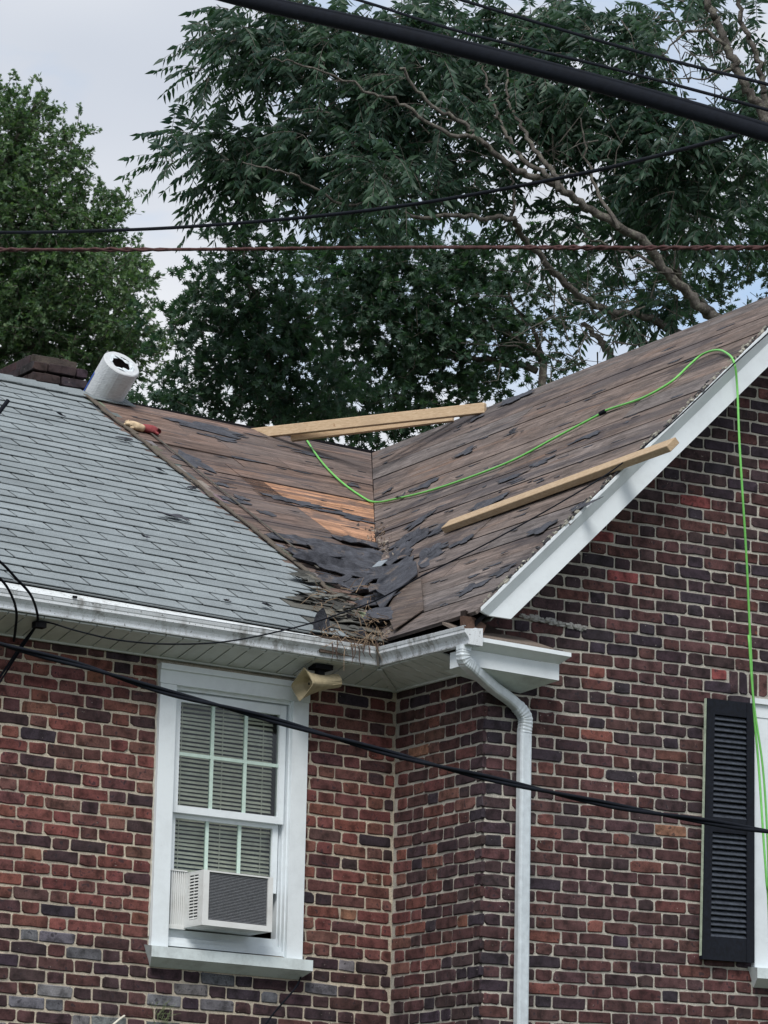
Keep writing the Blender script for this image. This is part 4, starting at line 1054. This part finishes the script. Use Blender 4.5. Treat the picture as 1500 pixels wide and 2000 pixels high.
mb = MB(); c = atY(625, 1296, -.2); mb.box(c[0]-.05, c[0]+.06, -.24, -.16, SA(c[0])+.02, SA(c[0])+.045); mb.box(c[0]-.02, c[0]+.02, -.22, -.18, SA(c[0])-.03, SA(c[0])+.03); mb.build('bracket', M_dark, horn)

# ------------------------------------------------------------------ air conditioner
AY = -.19
tl = atY(398, 1698, AY); br = atY(531, 1822, AY)
ax0, ax1 = tl[0], br[0]+.0; az1, az0 = tl[2]-.0, atY(395, 1806, AY)[2]; atl = (atY(531, 1822, AY)[2]-az0)/(ax1-ax0)
atl = -.02
ac = thing('air_conditioner', 'white window air conditioner with dark grey coil in the lower sash', 'air conditioner', ((ax0+ax1)/2, 0, az0))
zz = lambda x, z: z+atl*(x-ax0)
def abx(m, a, b, y0, y1, c, d): m.prism([(a, y0, zz(a, c)), (b, y0, zz(b, c)), (b, y0, zz(b, d)), (a, y0, zz(a, d))], (0, y1-y0, 0))
cs = MB(); abx(cs, ax0, ax0+.035, AY, AY+.03, az0, az1); abx(cs, ax1-.03, ax1, AY, AY+.03, az0, az1); abx(cs, ax0+.0355, ax1-.0305, AY, AY+.03, az0, az0+.03); abx(cs, ax0+.0355, ax1-.0305, AY, AY+.03, az1-.008, az1)
abx(cs, ax0, ax1, AY+.031, .10, az0, az0+.006); abx(cs, ax0+.001, ax1, AY+.031, .10, az1-.006, az1); abx(cs, ax1-.006, ax1-.001, AY+.031, .1, az0+.007, az1-.007)
abx(cs, ax0, ax0+.006, AY+.031, AY+.055, az0+.007, az1-.007); abx(cs, ax0+.0, ax0+.006, AY+.15, .1, az0+.007, az1-.007); abx(cs, ax0, ax0+.006, AY+.0555, AY+.1495, az0+.007, az0+.035); abx(cs, ax0, ax0+.006, AY+.0555, AY+.1495, az1-.02, az1-.007)
cs.build('case', M_acw, ac)
co = MB(); abx(co, ax0+.034, ax1-.029, AY+.012, AY+.02, az0+.03, az1-.008); co.build('coil', M_coil, ac)
gr = MB(); z = az0+.036
while z < az1-.012: abx(gr, ax0+.036, ax1-.031, AY+.007, AY+.0115, z, z+.0022); z += .0078
gr.build('coil_fins', m_flat('fins', (.24, .25, .27), .5, .5, .4, 200), ac, kind='stuff')
lv = MB(); z = az0+.04
while z < az1-.025:
    for y0, y1 in ((AY+.058, AY+.099), (AY+.104, AY+.147)):
        lv.prism([(ax0+.0, y0, z), (ax0, y1, z), (ax0+.008, y1, z+.0095), (ax0+.008, y0, z+.0095)], (0, 0, -.003))
    z += .0165
abx(lv, ax0+.0005, ax0+.0055, AY+.0995, AY+.1035, az0+.036, az1-.021)
lv.build('side_louvres', M_acw, ac, kind='stuff')
ib = MB(); abx(ib, ax0+.02, ax1-.03, AY+.04, .09, az0+.01, az1-.01); ib.build('inner_body', M_dark, ac)
ap = MB(); x = WAX0+.098+.03; xe_ = ax0+.0
while x < xe_-.005: abx(ap, x, x+.006, .012, .03, az0+.012, az1+.005); abx(ap, x+.0065, x+.0115, .018, .03, az0+.012, az1+.005); x += .012
ap.build('accordion_panel', M_acw, ac, kind='stuff')
fr_ = MB(); abx(fr_, WAX0+.098+.022, ax0+.01, .008, .034, az0-.01, az0+.0115); fr_.build('panel_frame', M_acw, ac); fr_ = MB(); abx(fr_, WAX0+.098+.022, ax0+.01, .008, .034, az1+.0055, az1+.012); fr_.build('panel_frame', M_acw, ac)

# ------------------------------------------------------------------ green cord
cordpx2 = [(737, 986), (790, 977), (850, 962), (930, 935), (1010, 903), (1090, 860), (1170, 818), (1192, 806), (1260, 783), (1315, 752), (1350, 720), (1375, 699), (1402, 690), (1422, 695)]
cord = [atP(u, v, P2, n2v)+n2v*.016 for u, v in cordpx2]
pre = [atY(583, 836, RIDGE_Y-.03)+A3(0, 0, .03)]+[atP(u, v, P1, n1v)+n1v*.016 for u, v in ((596, 862), (625, 905), (660, 942), (700, 972))]
over = atY(1434, 708, RAKE-.03)
hang = [over]+[atY(u, v, RAKE-.03-.05*math.sin(i)) for i, (u, v) in enumerate(((1440, 760), (1444, 860), (1450, 960), (1458, 1090), (1465, 1240), (1472, 1380), (1482, 1500), (1490, 1620), (1497, 1720), (1502, 1800)))]
hang[-1] = hang[-1]; tail = hang[-1].copy(); 
cd_ = MB(); cd_.tube(spline(pre+cord+hang+[A3(tail[0]+.03, tail[1], 2.5), A3(tail[0]+.05, tail[1]-.1, 1.2), A3(tail[0]+.0, tail[1]-.2, .02)], 8), .0068, 8)
cdo = thing('green_cord', 'bright green cord draped over the stripped valley and hanging down the gable wall', 'cord', tail)
cd_.build('cord', M_green, cdo, smooth=True)
p = [atY(u, v, RAKE-.055) for u, v in ((1462, 1240), (1472, 1370), (1490, 1500), (1499, 1640), (1503, 1790))]; MB().tube(spline(p, 6), .006, 6).build('cord_loop', M_green, cdo, smooth=True)
q0, q1 = atP(1172, 817, P2, n2v)+n2v*.017, atP(1190, 807, P2, n2v)+n2v*.017
MB().tube([q0+(q1-q0)*.2, q0+(q1-q0)*.8], .0125, 8).build('cord_joint', M_black, cdo)

# ------------------------------------------------------------------ cables
def cable(px, r_, mat, name, label, strands=1, twist=.0, group='overhead cables'):
    P = spline(px, 14); t_ = None
    mb = MB()
    if strands == 1: mb.tube(P, r_, 8)
    else:
        for s_ in range(strands):
            Q = []; L_ = 0
            for i, p in enumerate(P):
                if i: L_ += np.linalg.norm(P[i]-P[i-1])
                d = nrm(P[min(i+1, len(P)-1)]-P[max(i-1, 0)]); a_ = nrm(np.cross(d, (0, 0, 1))); b_ = np.cross(a_, d)
                an = twist*L_+2*math.pi*s_/strands; Q.append(p+(a_*math.cos(an)+b_*math.sin(an))*r_*.95)
            mb.tube(Q, r_, 6)
    o = mb.build(name, mat, smooth=True); o['label'] = label; o['category'] = 'cable'
    if group: o['group'] = group
    return o
D = atD
cable([D(150, -95, 15), D(460, -5, 14.5), D(800, 72, 14), D(1150, 160, 13.5), D(1500, 262, 13), D(1750, 345, 12.6)], .033, M_black, 'utility_cable', 'thickest black cable bundle sweeping across the trees from the top left')
o_ = cable([D(150, -103, 15), D(460, -17, 14.5), D(800, 58, 14), D(1150, 146, 13.5), D(1500, 246, 13), D(1750, 327, 12.6)], .012, M_black, 'utility_cable', 'thin strand lashed along the top of the thick black bundle')
cable([D(450, -70, 17), D(700, 0, 16.5), D(900, 62, 16), D(1200, 135, 15.5), D(1500, 215, 15), D(1700, 275, 14.8)], .0075, M_black, 'utility_cable', 'thin black wire directly above the thick bundle')
cable([D(650, -80, 18), D(885, -5, 17.5), D(1200, 88, 17), D(1350, 128, 16.6), D(1500, 165, 16.2), D(1700, 220, 16)], .0085, M_black, 'utility_cable', 'uppermost thin wire crossing the top right corner of the trees')
cable([D(-200, 452, 18), D(0, 454, 18), D(150, 452, 17.6), D(350, 444, 17), D(600, 424, 16.4), D(800, 400, 16), D(1000, 366, 15.5), D(1200, 325, 15), D(1437, 265, 14)], .0085, M_black, 'utility_cable', 'grey service wire rising right to meet the thick bundle')
cable([D(-200, 489, 17), D(0, 488, 17), D(400, 487, 16.5), D(800, 483, 16), D(1200, 484, 15.5), D(1500, 484, 15), D(1700, 484, 14.8)], .0075, M_rust, 'utility_cable', 'rusty horizontal guy wire across the trees', 2, 40)
cable([D(-200, 1185, 16), D(0, 1257, 16), D(160, 1300, 16), D(320, 1350, 16), D(500, 1397, 16), D(775, 1475, 16), D(955, 1520, 16), D(1200, 1574, 16), D(1365, 1602, 16), D(1500, 1624, 16), D(1700, 1650, 16)], .0085, M_black, 'utility_cable', 'black service drop sloping down in front of the window and shutter', 2, 6)
# wires fixed to the house
def wire(pts, r_, label, mat=M_black):
    o = MB().tube(spline(pts, 8), r_, 6).build('house_wire', mat, smooth=True); o['label'] = label; o['category'] = 'wire'; o['group'] = 'wires on the house'
wire([atY(-60, 1050, -.8), atY(0, 1097, -.7), atY(30, 1128, -.6), atY(60, 1162, -.5), atY(73, 1200, -.36), atY(70, 1222, -.2), atY(45, 1255, -.1), atY(15, 1300, -.06), atY(-20, 1350, -.04)], .007, 'black wire looping over the gutter at the far left, right-hand loop')
wire([atY(-60, 1080, -.7), atY(0, 1130, -.6), atY(22, 1162, -.5), atY(32, 1195, -.4), atY(30, 1230, -.2), atY(27, 1252, -.05)], .007, 'black wire looping over the gutter at the far left, left-hand loop')
wire([atY(76, 1214, -.24), atY(60, 1240, -.15), atY(30, 1285, -.06), atY(0, 1332, -.05), atY(-30, 1380, -.05)], .005, 'pair wire running down the brickwork from the soffit hook')
wire([atY(76, 1214, -.24), atY(100, 1217, -.26), atY(150, 1232, -.3), atY(230, 1250, -.32), atY(330, 1258, -.34), atY(450, 1252, -.36), atY(590, 1222, -.40), atY(680, 1193, -.5), atY(740, 1170, -.62), atY(830, 1122, -.85), atY(950, 1062, -1.1), atY(1080, 990, -1.22), atY(1180, 930, -1.25), atY(1240, 885, -1.25), atY(1258, 872, -1.22), atY(1330, 810, -1.22), atY(1440, 705, -1.22), atY(1530, 625, -1.22)], .0042, 'black wire swagging from the soffit past the valley and up the rake board')
p_ = atY(76, 1214, -.24); MB().box(p_[0]-.03, p_[0]+.03, -.27, -.22, SA(p_[0])+.015, SA(p_[0])+.045).build('wire_hook', M_dark, house)
wire([atY(590, 1902, -.02), atY(580, 1925, -.05), atY(560, 1950, -.06), atY(530, 1985, -.06), atY(500, 2030, -.05)], .005, 'thin black wire trailing down the wall from the sill corner')
wire([atY(-40, 840, 2.2), atY(-8, 812, 2.2), atY(6, 795, 2.2), atY(16, 782, 2.2)], .014, 'stub of black cable poking over the grey shingles at the left edge')

o = MB().tube(spline([atY(243, 1984, -.03), atY(232, 1992, -.05), atY(218, 2004, -.05), atY(205, 2016, -.03)], 5), .006, 6).build('loose_strip', m_flat('pale_strip', (.62, .60, .52), .7)); o['label'] = 'short pale curved strip sticking out of the brickwork at the bottom left'; o['category'] = 'strip'
wd = MB(); rr = np.random.default_rng(55)
for i in range(26):
    p = atY(rr.uniform(296, 330), rr.uniform(1965, 2010), -.01); d = nrm((rr.normal(0, .5), -.25, 1)); l_ = rr.uniform(.03, .10)
    wd.tube([p, p+d*l_*.6, p+d*l_+A3(rr.normal(0, .02), -.01, -.01)], [.0016, .0013, .0006], 4)
o = wd.build('wall_weeds', m_flat('weed', (.16, .20, .10), .8)); o['kind'] = 'stuff'; o['label'] = 'thin weeds growing from a joint below the window sill'; o['category'] = 'weeds'
# ------------------------------------------------------------------ trees
def add_leaves(name, mat, parent, pos, U, Vv, tmpl_v, tmpl_f, scale, shade):
    """many leaves as one mesh: template (n,3) in local axes U (length), V (width), N"""
    n = len(pos); Nn = np.cross(U, Vv); tv = np.asarray(tmpl_v); k = len(tv)
    P = pos[:, None, :]+scale[:, None, None]*(tv[None, :, 0:1]*U[:, None, :]+tv[None, :, 1:2]*Vv[:, None, :]+tv[None, :, 2:3]*Nn[:, None, :])
    P = P.reshape(-1, 3)-np.array(parent['_o'])
    F = np.asarray(tmpl_f)[None]+(np.arange(n)*k)[:, None, None]; F = F.reshape(-1, 3)
    me = bpy.data.meshes.new(name); me.vertices.add(len(P)); me.vertices.foreach_set('co', P.ravel().astype(np.float32))
    me.loops.add(F.size); me.loops.foreach_set('vertex_index', F.ravel().astype(np.int32))
    me.polygons.add(len(F)); me.polygons.foreach_set('loop_start', np.arange(0, F.size, 3, dtype=np.int32)); me.polygons.foreach_set('loop_total', np.full(len(F), 3, dtype=np.int32))
    at = me.attributes.new('shade', 'FLOAT', 'POINT'); at.data.foreach_set('value', np.repeat(shade, k).astype(np.float32))
    me.materials.append(mat); me.update(calc_edges=True); me.validate()
    o = bpy.data.objects.new(name, me); COL.objects.link(o); o.parent = parent; return o
# oak leaf: star shaped, narrow lobes
def oak_tmpl():
    out = [(0, 0)]
    pts = [(.0, .0), (.18, .10), (.22, .38), (.34, .11), (.50, .48), (.58, .13), (.78, .34), (.76, .08), (1.05, 0)]
    poly = pts+[(a, -b) for a, b in pts[-2:0:-1]]
    v = [(.45, 0, .03)]+[(a, b, -.16*abs(b)*2-.10*max(0, a-.5)) for a, b in poly]; n = len(poly)
    return v, [(0, 1+i, 1+(i+1) % n) for i in range(n)]
OAK = oak_tmpl()
LEAFLET = ([(0, 0, 0), (.35, .16, -.03), (.35, -.16, -.03), (.75, .09, -.05), (.75, -.09, -.05), (1.05, 0, -.12), (.5, 0, .03)],
           [(0, 6, 1), (0, 2, 6), (1, 6, 3), (6, 2, 4), (6, 5, 3), (6, 4, 5)])
def unit(a): return a/np.linalg.norm(a, axis=-1, keepdims=True)
def oak_crown(blobs_, rs, size, f=1.0, NL=13):
    """blobs: (px,py,depth,rx_px,ry_px,rz_m,count twigs). returns leaf arrays and twigs"""
    pos = []; U = []; sh = []; tw = []
    for (px, py, d, rx, ry, rz, n) in blobs_:
        c = atD(px, py, d); s_ = d/FPX
        for i in range(max(2, int(n*f))):
            q = rs.normal(size=3); q /= np.linalg.norm(q); q *= rs.random()**(1/2.2)
            p = c+RT*q[0]*rx*s_-UP*q[1]*ry*s_+FW*q[2]*rz
            d0 = nrm(q[0]*RT-q[1]*UP*.6+q[2]*FW+rs.normal(size=3)*.6+A3(0, 0, .25)); L_ = rs.uniform(.35, .7)*size*5.5
            pts = [p, p+d0*L_*.5+A3(0, 0, -.02), p+d0*L_+A3(0, 0, -.07)]; tw.append(pts)
            g_ = rs.random()
            for k in range(NL):
                t = rs.random()**.7; b = p+d0*L_*t+rs.normal(size=3)*.012*size*8; dr = nrm(d0*.6+rs.normal(size=3)*.75+A3(0, 0, -.25))
                pos.append(b); U.append(dr); sh.append(.25*g_+.75*rs.random()**2)
    pos, U, sh = np.array(pos), np.array(U), np.array(sh)
    Vv = unit(np.cross(U, rs.normal(size=U.shape)+A3(0, 0, 1.4))); Vv = unit(np.cross(np.cross(U, Vv), U))
    return pos, U, Vv, sh, tw
def limb_pts(px, d0, d1):
    n = len(px); return [atD(x, y, d0+(d1-d0)*i/max(1, n-1)) for i, (x, y) in enumerate(px)]
leaf_oakL = m_leaf('oak_leaf_light', (.055, .11, .065), (.17, .25, .12))
leaf_oakD = m_leaf('oak_leaf_dark', (.026, .060, .046), (.078, .14, .088))
leaf_ail = m_leaf('compound_leaf', (.018, .047, .039), (.070, .128, .080), .36)

def tree(name, label, cat, trunk, limbs, r0, group=None):
    base = A3(trunk[0], trunk[1], 0); t_ = thing(name, label, cat, base, group)
    top = limbs[0][0][0]
    tr = MB(); pts = spline([base, base*.6+top*.4+A3(.1, 0, 0), top], 8); tr.tube(pts, list(np.linspace(r0*1.5, r0, len(pts))), 12)
    tr.build('trunk', M_bark, t_, smooth=True)
    for L_, ra, rb_ in limbs:
        m_ = MB(); P = spline(L_, 6); P = [p+rng.normal(size=3)*.012 for p in P]; m_.tube(P, list(np.linspace(ra, rb_, len(P))), 8); m_.build('branch', M_bark, t_, smooth=True)
    return t_
def twigs(t_, tw, r_=.006, mat=None):
    m_ = MB()
    for p in tw: m_.tube(p, [r_, r_*.7, r_*.3], 4, cap=False)
    m_.build('twig', mat or M_bark, t_, kind='stuff')

# left pin oak (farther, fine leaves)
rs = np.random.default_rng(101)
LD = 46
bl = [(20, 230, LD, 55, 55, .6, 60), (75, 250, LD, 22, 60, .5, 22), (35, 330, LD, 95, 70, .9, 150), (130, 320, LD, 35, 60, .5, 40), (60, 430, LD, 140, 80, 1.2, 300), (180, 440, LD, 60, 70, .6, 90), (-60, 400, LD, 110, 200, 1.2, 260),
      (90, 540, LD, 180, 80, 1.3, 420), (235, 540, LD-1, 60, 45, .6, 60), (60, 640, LD, 190, 80, 1.3, 380), (250, 620, LD-1, 60, 50, .6, 60), (150, 700, LD, 150, 60, 1., 170), (-60, 650, LD, 120, 120, 1.2, 200), (20, 740, LD, 120, 50, 1, 90), (85, 205, LD, 14, 35, .3, 8), (5, 190, LD, 14, 32, .3, 8), (150, 270, LD, 16, 26, .3, 8), (240, 400, LD, 18, 22, .3, 8), (265, 690, LD, 70, 40, .8, 40)]
pos, U, Vv, sh, tw = oak_crown(bl, rs, .09, 1.5, 16)
lb_ = atD(0, 520, LD)
t_ = tree('oak_tree', 'tall full oak with light green crown at the left edge behind the chimney', 'tree', (lb_[0]-1.2, lb_[1]+.4), [(limb_pts([(-90, 800), (-70, 600), (-20, 420), (40, 260), (70, 200)], LD, LD), .13, .02), (limb_pts([(-75, 650), (30, 580), (120, 520), (210, 440)], LD, LD), .06, .01), (limb_pts([(-80, 720), (40, 680), (150, 640), (270, 600)], LD, LD), .07, .01), (limb_pts([(-60, 520), (40, 430), (120, 340)], LD, LD), .05, .01)], .16)
add_leaves('crown', leaf_oakL, t_, pos, U, Vv, *OAK, rs.uniform(.05, .085, len(pos)), sh); twigs(t_, tw)
# centre pin oak
rs = np.random.default_rng(202); CD_ = 36
bl = [(470, 470, CD_, 45, 60, .4, 20), (440, 560, CD_, 80, 60, .6, 50), (530, 520, CD_, 60, 60, .5, 32), (480, 640, CD_, 110, 70, .8, 100), (560, 640, CD_, 70, 60, .6, 55), (400, 620, CD_, 60, 60, .5, 26), (340, 640, CD_, 50, 70, .5, 18), (520, 730, CD_, 120, 60, .8, 100),
      (430, 730, CD_, 90, 40, .6, 36), (350, 790, CD_, 110, 32, .6, 46), (500, 810, CD_, 140, 38, .8, 88), (640, 790, CD_, 90, 60, .8, 70), (280, 790, CD_, 50, 28, .5, 16), (470, 425, CD_, 25, 25, .2, 5), (545, 470, CD_, 22, 24, .2, 4), (600, 590, CD_, 40, 30, .4, 12)]
pos, U, Vv, sh, tw = oak_crown(bl, rs, .11, .9, 12)
c0 = atD(560, 900, CD_)
t_ = tree('oak_tree', 'slim pin oak with star-shaped leaves rising behind the middle of the ridge', 'tree', (c0[0], c0[1]), [(limb_pts([(560, 930), (540, 800), (520, 680), (490, 560), (470, 460)], CD_, CD_), .06, .012), (limb_pts([(540, 800), (450, 740), (380, 700)], CD_, CD_), .03, .006), (limb_pts([(525, 700), (590, 640), (620, 590)], CD_, CD_), .025, .005), (limb_pts([(500, 620), (430, 580), (390, 560)], CD_, CD_), .02, .005)], .09)
add_leaves('crown', leaf_oakD, t_, pos, U, Vv, *OAK, rs.uniform(.06, .13, len(pos)), sh); twigs(t_, tw, .004)
# right oak filling the lower middle
rs = np.random.default_rng(303); OD = 39
bl = [(690, 560, OD, 110, 70, 1., 120), (780, 640, OD, 130, 80, 1, 170), (660, 660, OD, 70, 60, .8, 55), (850, 560, OD, 120, 70, 1, 130), (900, 680, OD, 100, 60, 1, 95), (780, 740, OD, 130, 50, .9, 100), (720, 810, OD, 120, 40, .8, 80), (880, 780, OD, 110, 40, .8, 62), (1000, 720, OD, 90, 45, .8, 50),
      (700, 470, OD, 80, 50, .8, 50), (620, 520, OD, 50, 40, .6, 20), (960, 600, OD, 90, 50, .9, 60), (830, 480, OD, 120, 50, .9, 75), (1060, 640, OD, 70, 40, .8, 30), (990, 500, OD, 80, 50, .8, 42), (1120, 560, OD, 70, 50, .8, 34), (1180, 480, OD, 80, 60, .9, 50), (1300, 420, OD, 100, 60, .9, 75), (1420, 380, OD, 100, 70, .9, 85), (1460, 480, OD, 90, 60, .9, 62), (1340, 540, OD, 80, 50, .9, 45), (1440, 570, OD, 70, 40, .9, 30), (1240, 580, OD, 60, 40, .8, 24), (1560, 450, OD, 80, 160, 1, 80), (640, 850, OD, 120, 25, .7, 40), (820, 850, OD, 100, 22, .7, 30), (860, 640, OD, 40, 40, .5, 10)]
pos, U, Vv, sh, tw = oak_crown(bl, rs, .11, .95, 12)
c0 = atD(900, 950, OD)
t_ = tree('oak_tree', 'dark broad oak filling the gap behind the valley under the rusty wire', 'tree', (c0[0], c0[1]),
          [(limb_pts([(1062, 705), (1020, 668), (967, 645), (900, 600), (830, 560)], OD, OD), .05, .012), (limb_pts([(1050, 720), (930, 700), (800, 690), (690, 640)], OD, OD), .04, .01), (limb_pts([(1058, 700), (1040, 640), (1000, 590), (985, 540)], OD, OD), .03, .008)], .045)
add_leaves('crown', leaf_oakD, t_, pos, U, Vv, *OAK, rs.uniform(.06, .125, len(pos)), sh); twigs(t_, tw, .004)

# big compound-leaf tree leaning in from the right
rs = np.random.default_rng(404); AD = 34
L1 = [(1420, 640), (1399, 619), (1361, 592), (1303, 533), (1265, 480), (1212, 443), (1143, 405), (1095, 368), (1041, 347), (999, 325), (961, 293), (929, 267), (897, 235), (833, 197), (780, 130)]
limbs = [(limb_pts(L1, AD, AD-1.5), .058, .014),
         (limb_pts([(1095, 366), (1068, 322), (1041, 288), (1015, 245), (996, 208), (990, 165), (995, 110)], AD-.9, AD), .028, .008),
         (limb_pts([(1080, 350), (1020, 310), (988, 256), (966, 213), (951, 155), (940, 90)], AD-.9, AD), .026, .008),
         (limb_pts([(1400, 700), (1324, 651), (1260, 619), (1180, 603), (1127, 576), (1089, 539), (1052, 496), (1020, 459), (999, 427), (956, 427), (897, 421), (807, 421), (720, 400), (663, 398), (580, 347), (530, 330), (470, 318)], AD+1, AD-2), .045, .006),
         (limb_pts([(1290, 720), (1260, 677), (1233, 640), (1196, 613)], AD+1, AD+1), .06, .04),
         (limb_pts([(1215, 740), (1190, 690), (1165, 656), (1137, 630)], AD+1, AD+1), .045, .025),
         (limb_pts([(1400, 620), (1340, 560), (1290, 470), (1240, 380), (1218, 315), (1190, 230)], AD+2, AD+1), .05, .012),
         (limb_pts([(1510, 260), (1490, 220), (1460, 174), (1436, 130), (1416, 84), (1398, 36), (1380, 0), (1360, -50)], AD-1, AD-1), .05, .03),
         (limb_pts([(1500, 230), (1494, 190), (1488, 160), (1478, 110), (1458, 66), (1446, 32), (1440, -20)], AD, AD), .035, .022),
         (limb_pts([(999, 425), (1008, 380), (990, 330)], AD-.4, AD-.4), .02, .008),
         (limb_pts([(929, 267), (860, 255), (780, 197), (730, 187), (680, 160), (580, 123), (530, 117)], AD-1.4, AD-2), .022, .006),
         (limb_pts([(1212, 443), (1170, 380), (1150, 320), (1130, 230)], AD-.7, AD), .022, .007), (limb_pts([(1303, 533), (1240, 500), (1160, 470), (1120, 440)], AD, AD+.5), .02, .006),
         (limb_pts([(1416, 84), (1370, 60), (1330, 70), (1290, 110)], AD-1, AD-1), .02, .006), (limb_pts([(1436, 130), (1390, 150), (1340, 150)], AD-1, AD-1), .016, .005)]
bp = atD(1480, 900, AD)
t_ = tree('compound_leaf_tree', 'large spreading tree with drooping feathery leaves and pale lichened limbs leaning left', 'tree', (bp[0], bp[1]), limbs, .2)
bl = [(470, 60, 70, 60, 26), (440, 130, 42, 40, 14), (560, 90, 80, 75, 38), (520, 170, 60, 30, 14), (400, 275, 60, 28, 14), (470, 300, 90, 50, 34), (460, 355, 60, 45, 18), (560, 330, 90, 60, 38), (640, 270, 90, 80, 44), (620, 390, 60, 28, 14), (720, 330, 80, 80, 40), (690, 150, 110, 90, 60), (640, 50, 90, 60, 36), (780, 60, 110, 70, 50), (820, 180, 110, 90, 60), (900, 100, 100, 80, 46), (850, 290, 110, 80, 50), (800, 380, 90, 50, 26),
      (930, 360, 80, 60, 26), (1010, 60, 110, 70, 46), (1000, 180, 90, 70, 36), (1090, 130, 110, 80, 48), (1060, 240, 90, 60, 32), (1150, 50, 110, 70, 46), (1180, 190, 110, 70, 46), (1170, 290, 100, 60, 36), (1270, 120, 90, 90, 44), (1260, 240, 110, 70, 46), (1290, 340, 100, 60, 36), (1390, 260, 90, 60, 34), (1330, 20, 60, 40, 16), (1440, 340, 90, 60, 36), (1480, 60, 45, 50, 14), (1100, 440, 60, 40, 14), (1000, 440, 50, 36, 8), (1240, 440, 70, 40, 16), (1330, 600, 60, 40, 12), (1210, 610, 60, 36, 12), (1560, 200, 60, 140, 44), (1480, 180, 50, 60, 14), (1380, 440, 90, 60, 28), (700, 430, 70, 30, 12), (340, 275, 25, 14, 3), (365, 320, 30, 16, 4), (400, 150, 20, 14, 3)]
pos = []; U = []; sh = []; rach = []
for (px, py, rx, ry, n) in bl:
    d = AD-.3+rs.uniform(-.5, .5)+(1.1 if px > 850 else 0); c = atD(px, py, d); s_ = d/FPX
    for i in range(int(n*(.62 if px < 700 else .60))):
        q = rs.normal(size=3); q /= np.linalg.norm(q); q *= rs.random()**(1/2.4)
        p = c+RT*q[0]*rx*s_-UP*q[1]*ry*s_+FW*q[2]*rs.uniform(.3, 1.3)
        # leaves tuft round a twig tip
        out = nrm(q[0]*RT*.7-RT*.25+q[2]*FW*.5+rs.normal(size=3)*.3+A3(0, 0, .1)); g_ = rs.random()
        for j in range(rs.integers(3, 5)):
            dr = nrm(out*.8+rs.normal(size=3)*.55); L_ = rs.uniform(.30, .52); pts = []
            for t in np.linspace(0, 1, 5): pts.append(p+dr*L_*t+A3(0, 0, -.20*t*t*L_*2+.03*t))
            rach.append(pts); np_ = 8
            for k in range(1, np_+1):
                t = .12+.86*k/np_; i_ = min(3, int(t*4)); f_ = t*4-i_; b = pts[i_]*(1-f_)+pts[i_+1]*f_; tg = nrm(pts[i_+1]-pts[i_])
                sd_ = nrm(np.cross(tg, (0, 0, 1)))
                for sg in (-1, 1):
                    pos.append(b); U.append(nrm(tg*.45+sd_*sg*.8+A3(0, 0, -.65)+rs.normal(size=3)*.12)); sh.append(.4*g_+.6*rs.random()**2)
            pos.append(pts[-1]); U.append(nrm(pts[-1]-pts[-2])); sh.append(g_)
pos, U, sh = np.array(pos), np.array(U), np.array(sh)
Vv = unit(np.cross(U, np.cross(U, np.array([0, 0, 1.])+rs.normal(size=U.shape)*.35)+rs.normal(size=U.shape)*.3))
add_leaves('crown', leaf_ail, t_, pos, U, Vv, *LEAFLET, rs.uniform(.07, .14, len(pos)), sh)
m_ = MB()
for p in rach: m_.tube(p, [.004, .0035, .003, .0025, .002], 3, cap=False)
m_.build('leaf_stalk', M_bark, t_, kind='stuff')
# bare twigs in the thin places
m_ = MB()
for (x, y, n, sp_r) in ((860, 330, 26, 60), (880, 260, 20, 40), (1340, 60, 26, 60), (1400, 160, 20, 50), (1100, 560, 20, 60), (1060, 680, 22, 50), (1200, 660, 18, 50), (1300, 560, 14, 60), (1130, 330, 24, 50)):
    for i in range(n):
        p = atD(x+rs.normal()*sp_r, y+rs.normal()*sp_r*.7, AD+rs.normal()*.5); d = nrm(rs.normal(size=3)*A3(1, .5, .8)+A3(-.6, 0, .3)); l_ = rs.uniform(.2, .7)
        m_.tube([p, p+d*l_*.5+rs.normal(size=3)*.03, p+d*l_+rs.normal(size=3)*.05], [.008, .005, .002], 4, cap=False)
m_.build('bare_twig', M_bark, t_, kind='stuff')

for o in bpy.data.objects:
    if '_o' in o: del o['_o']
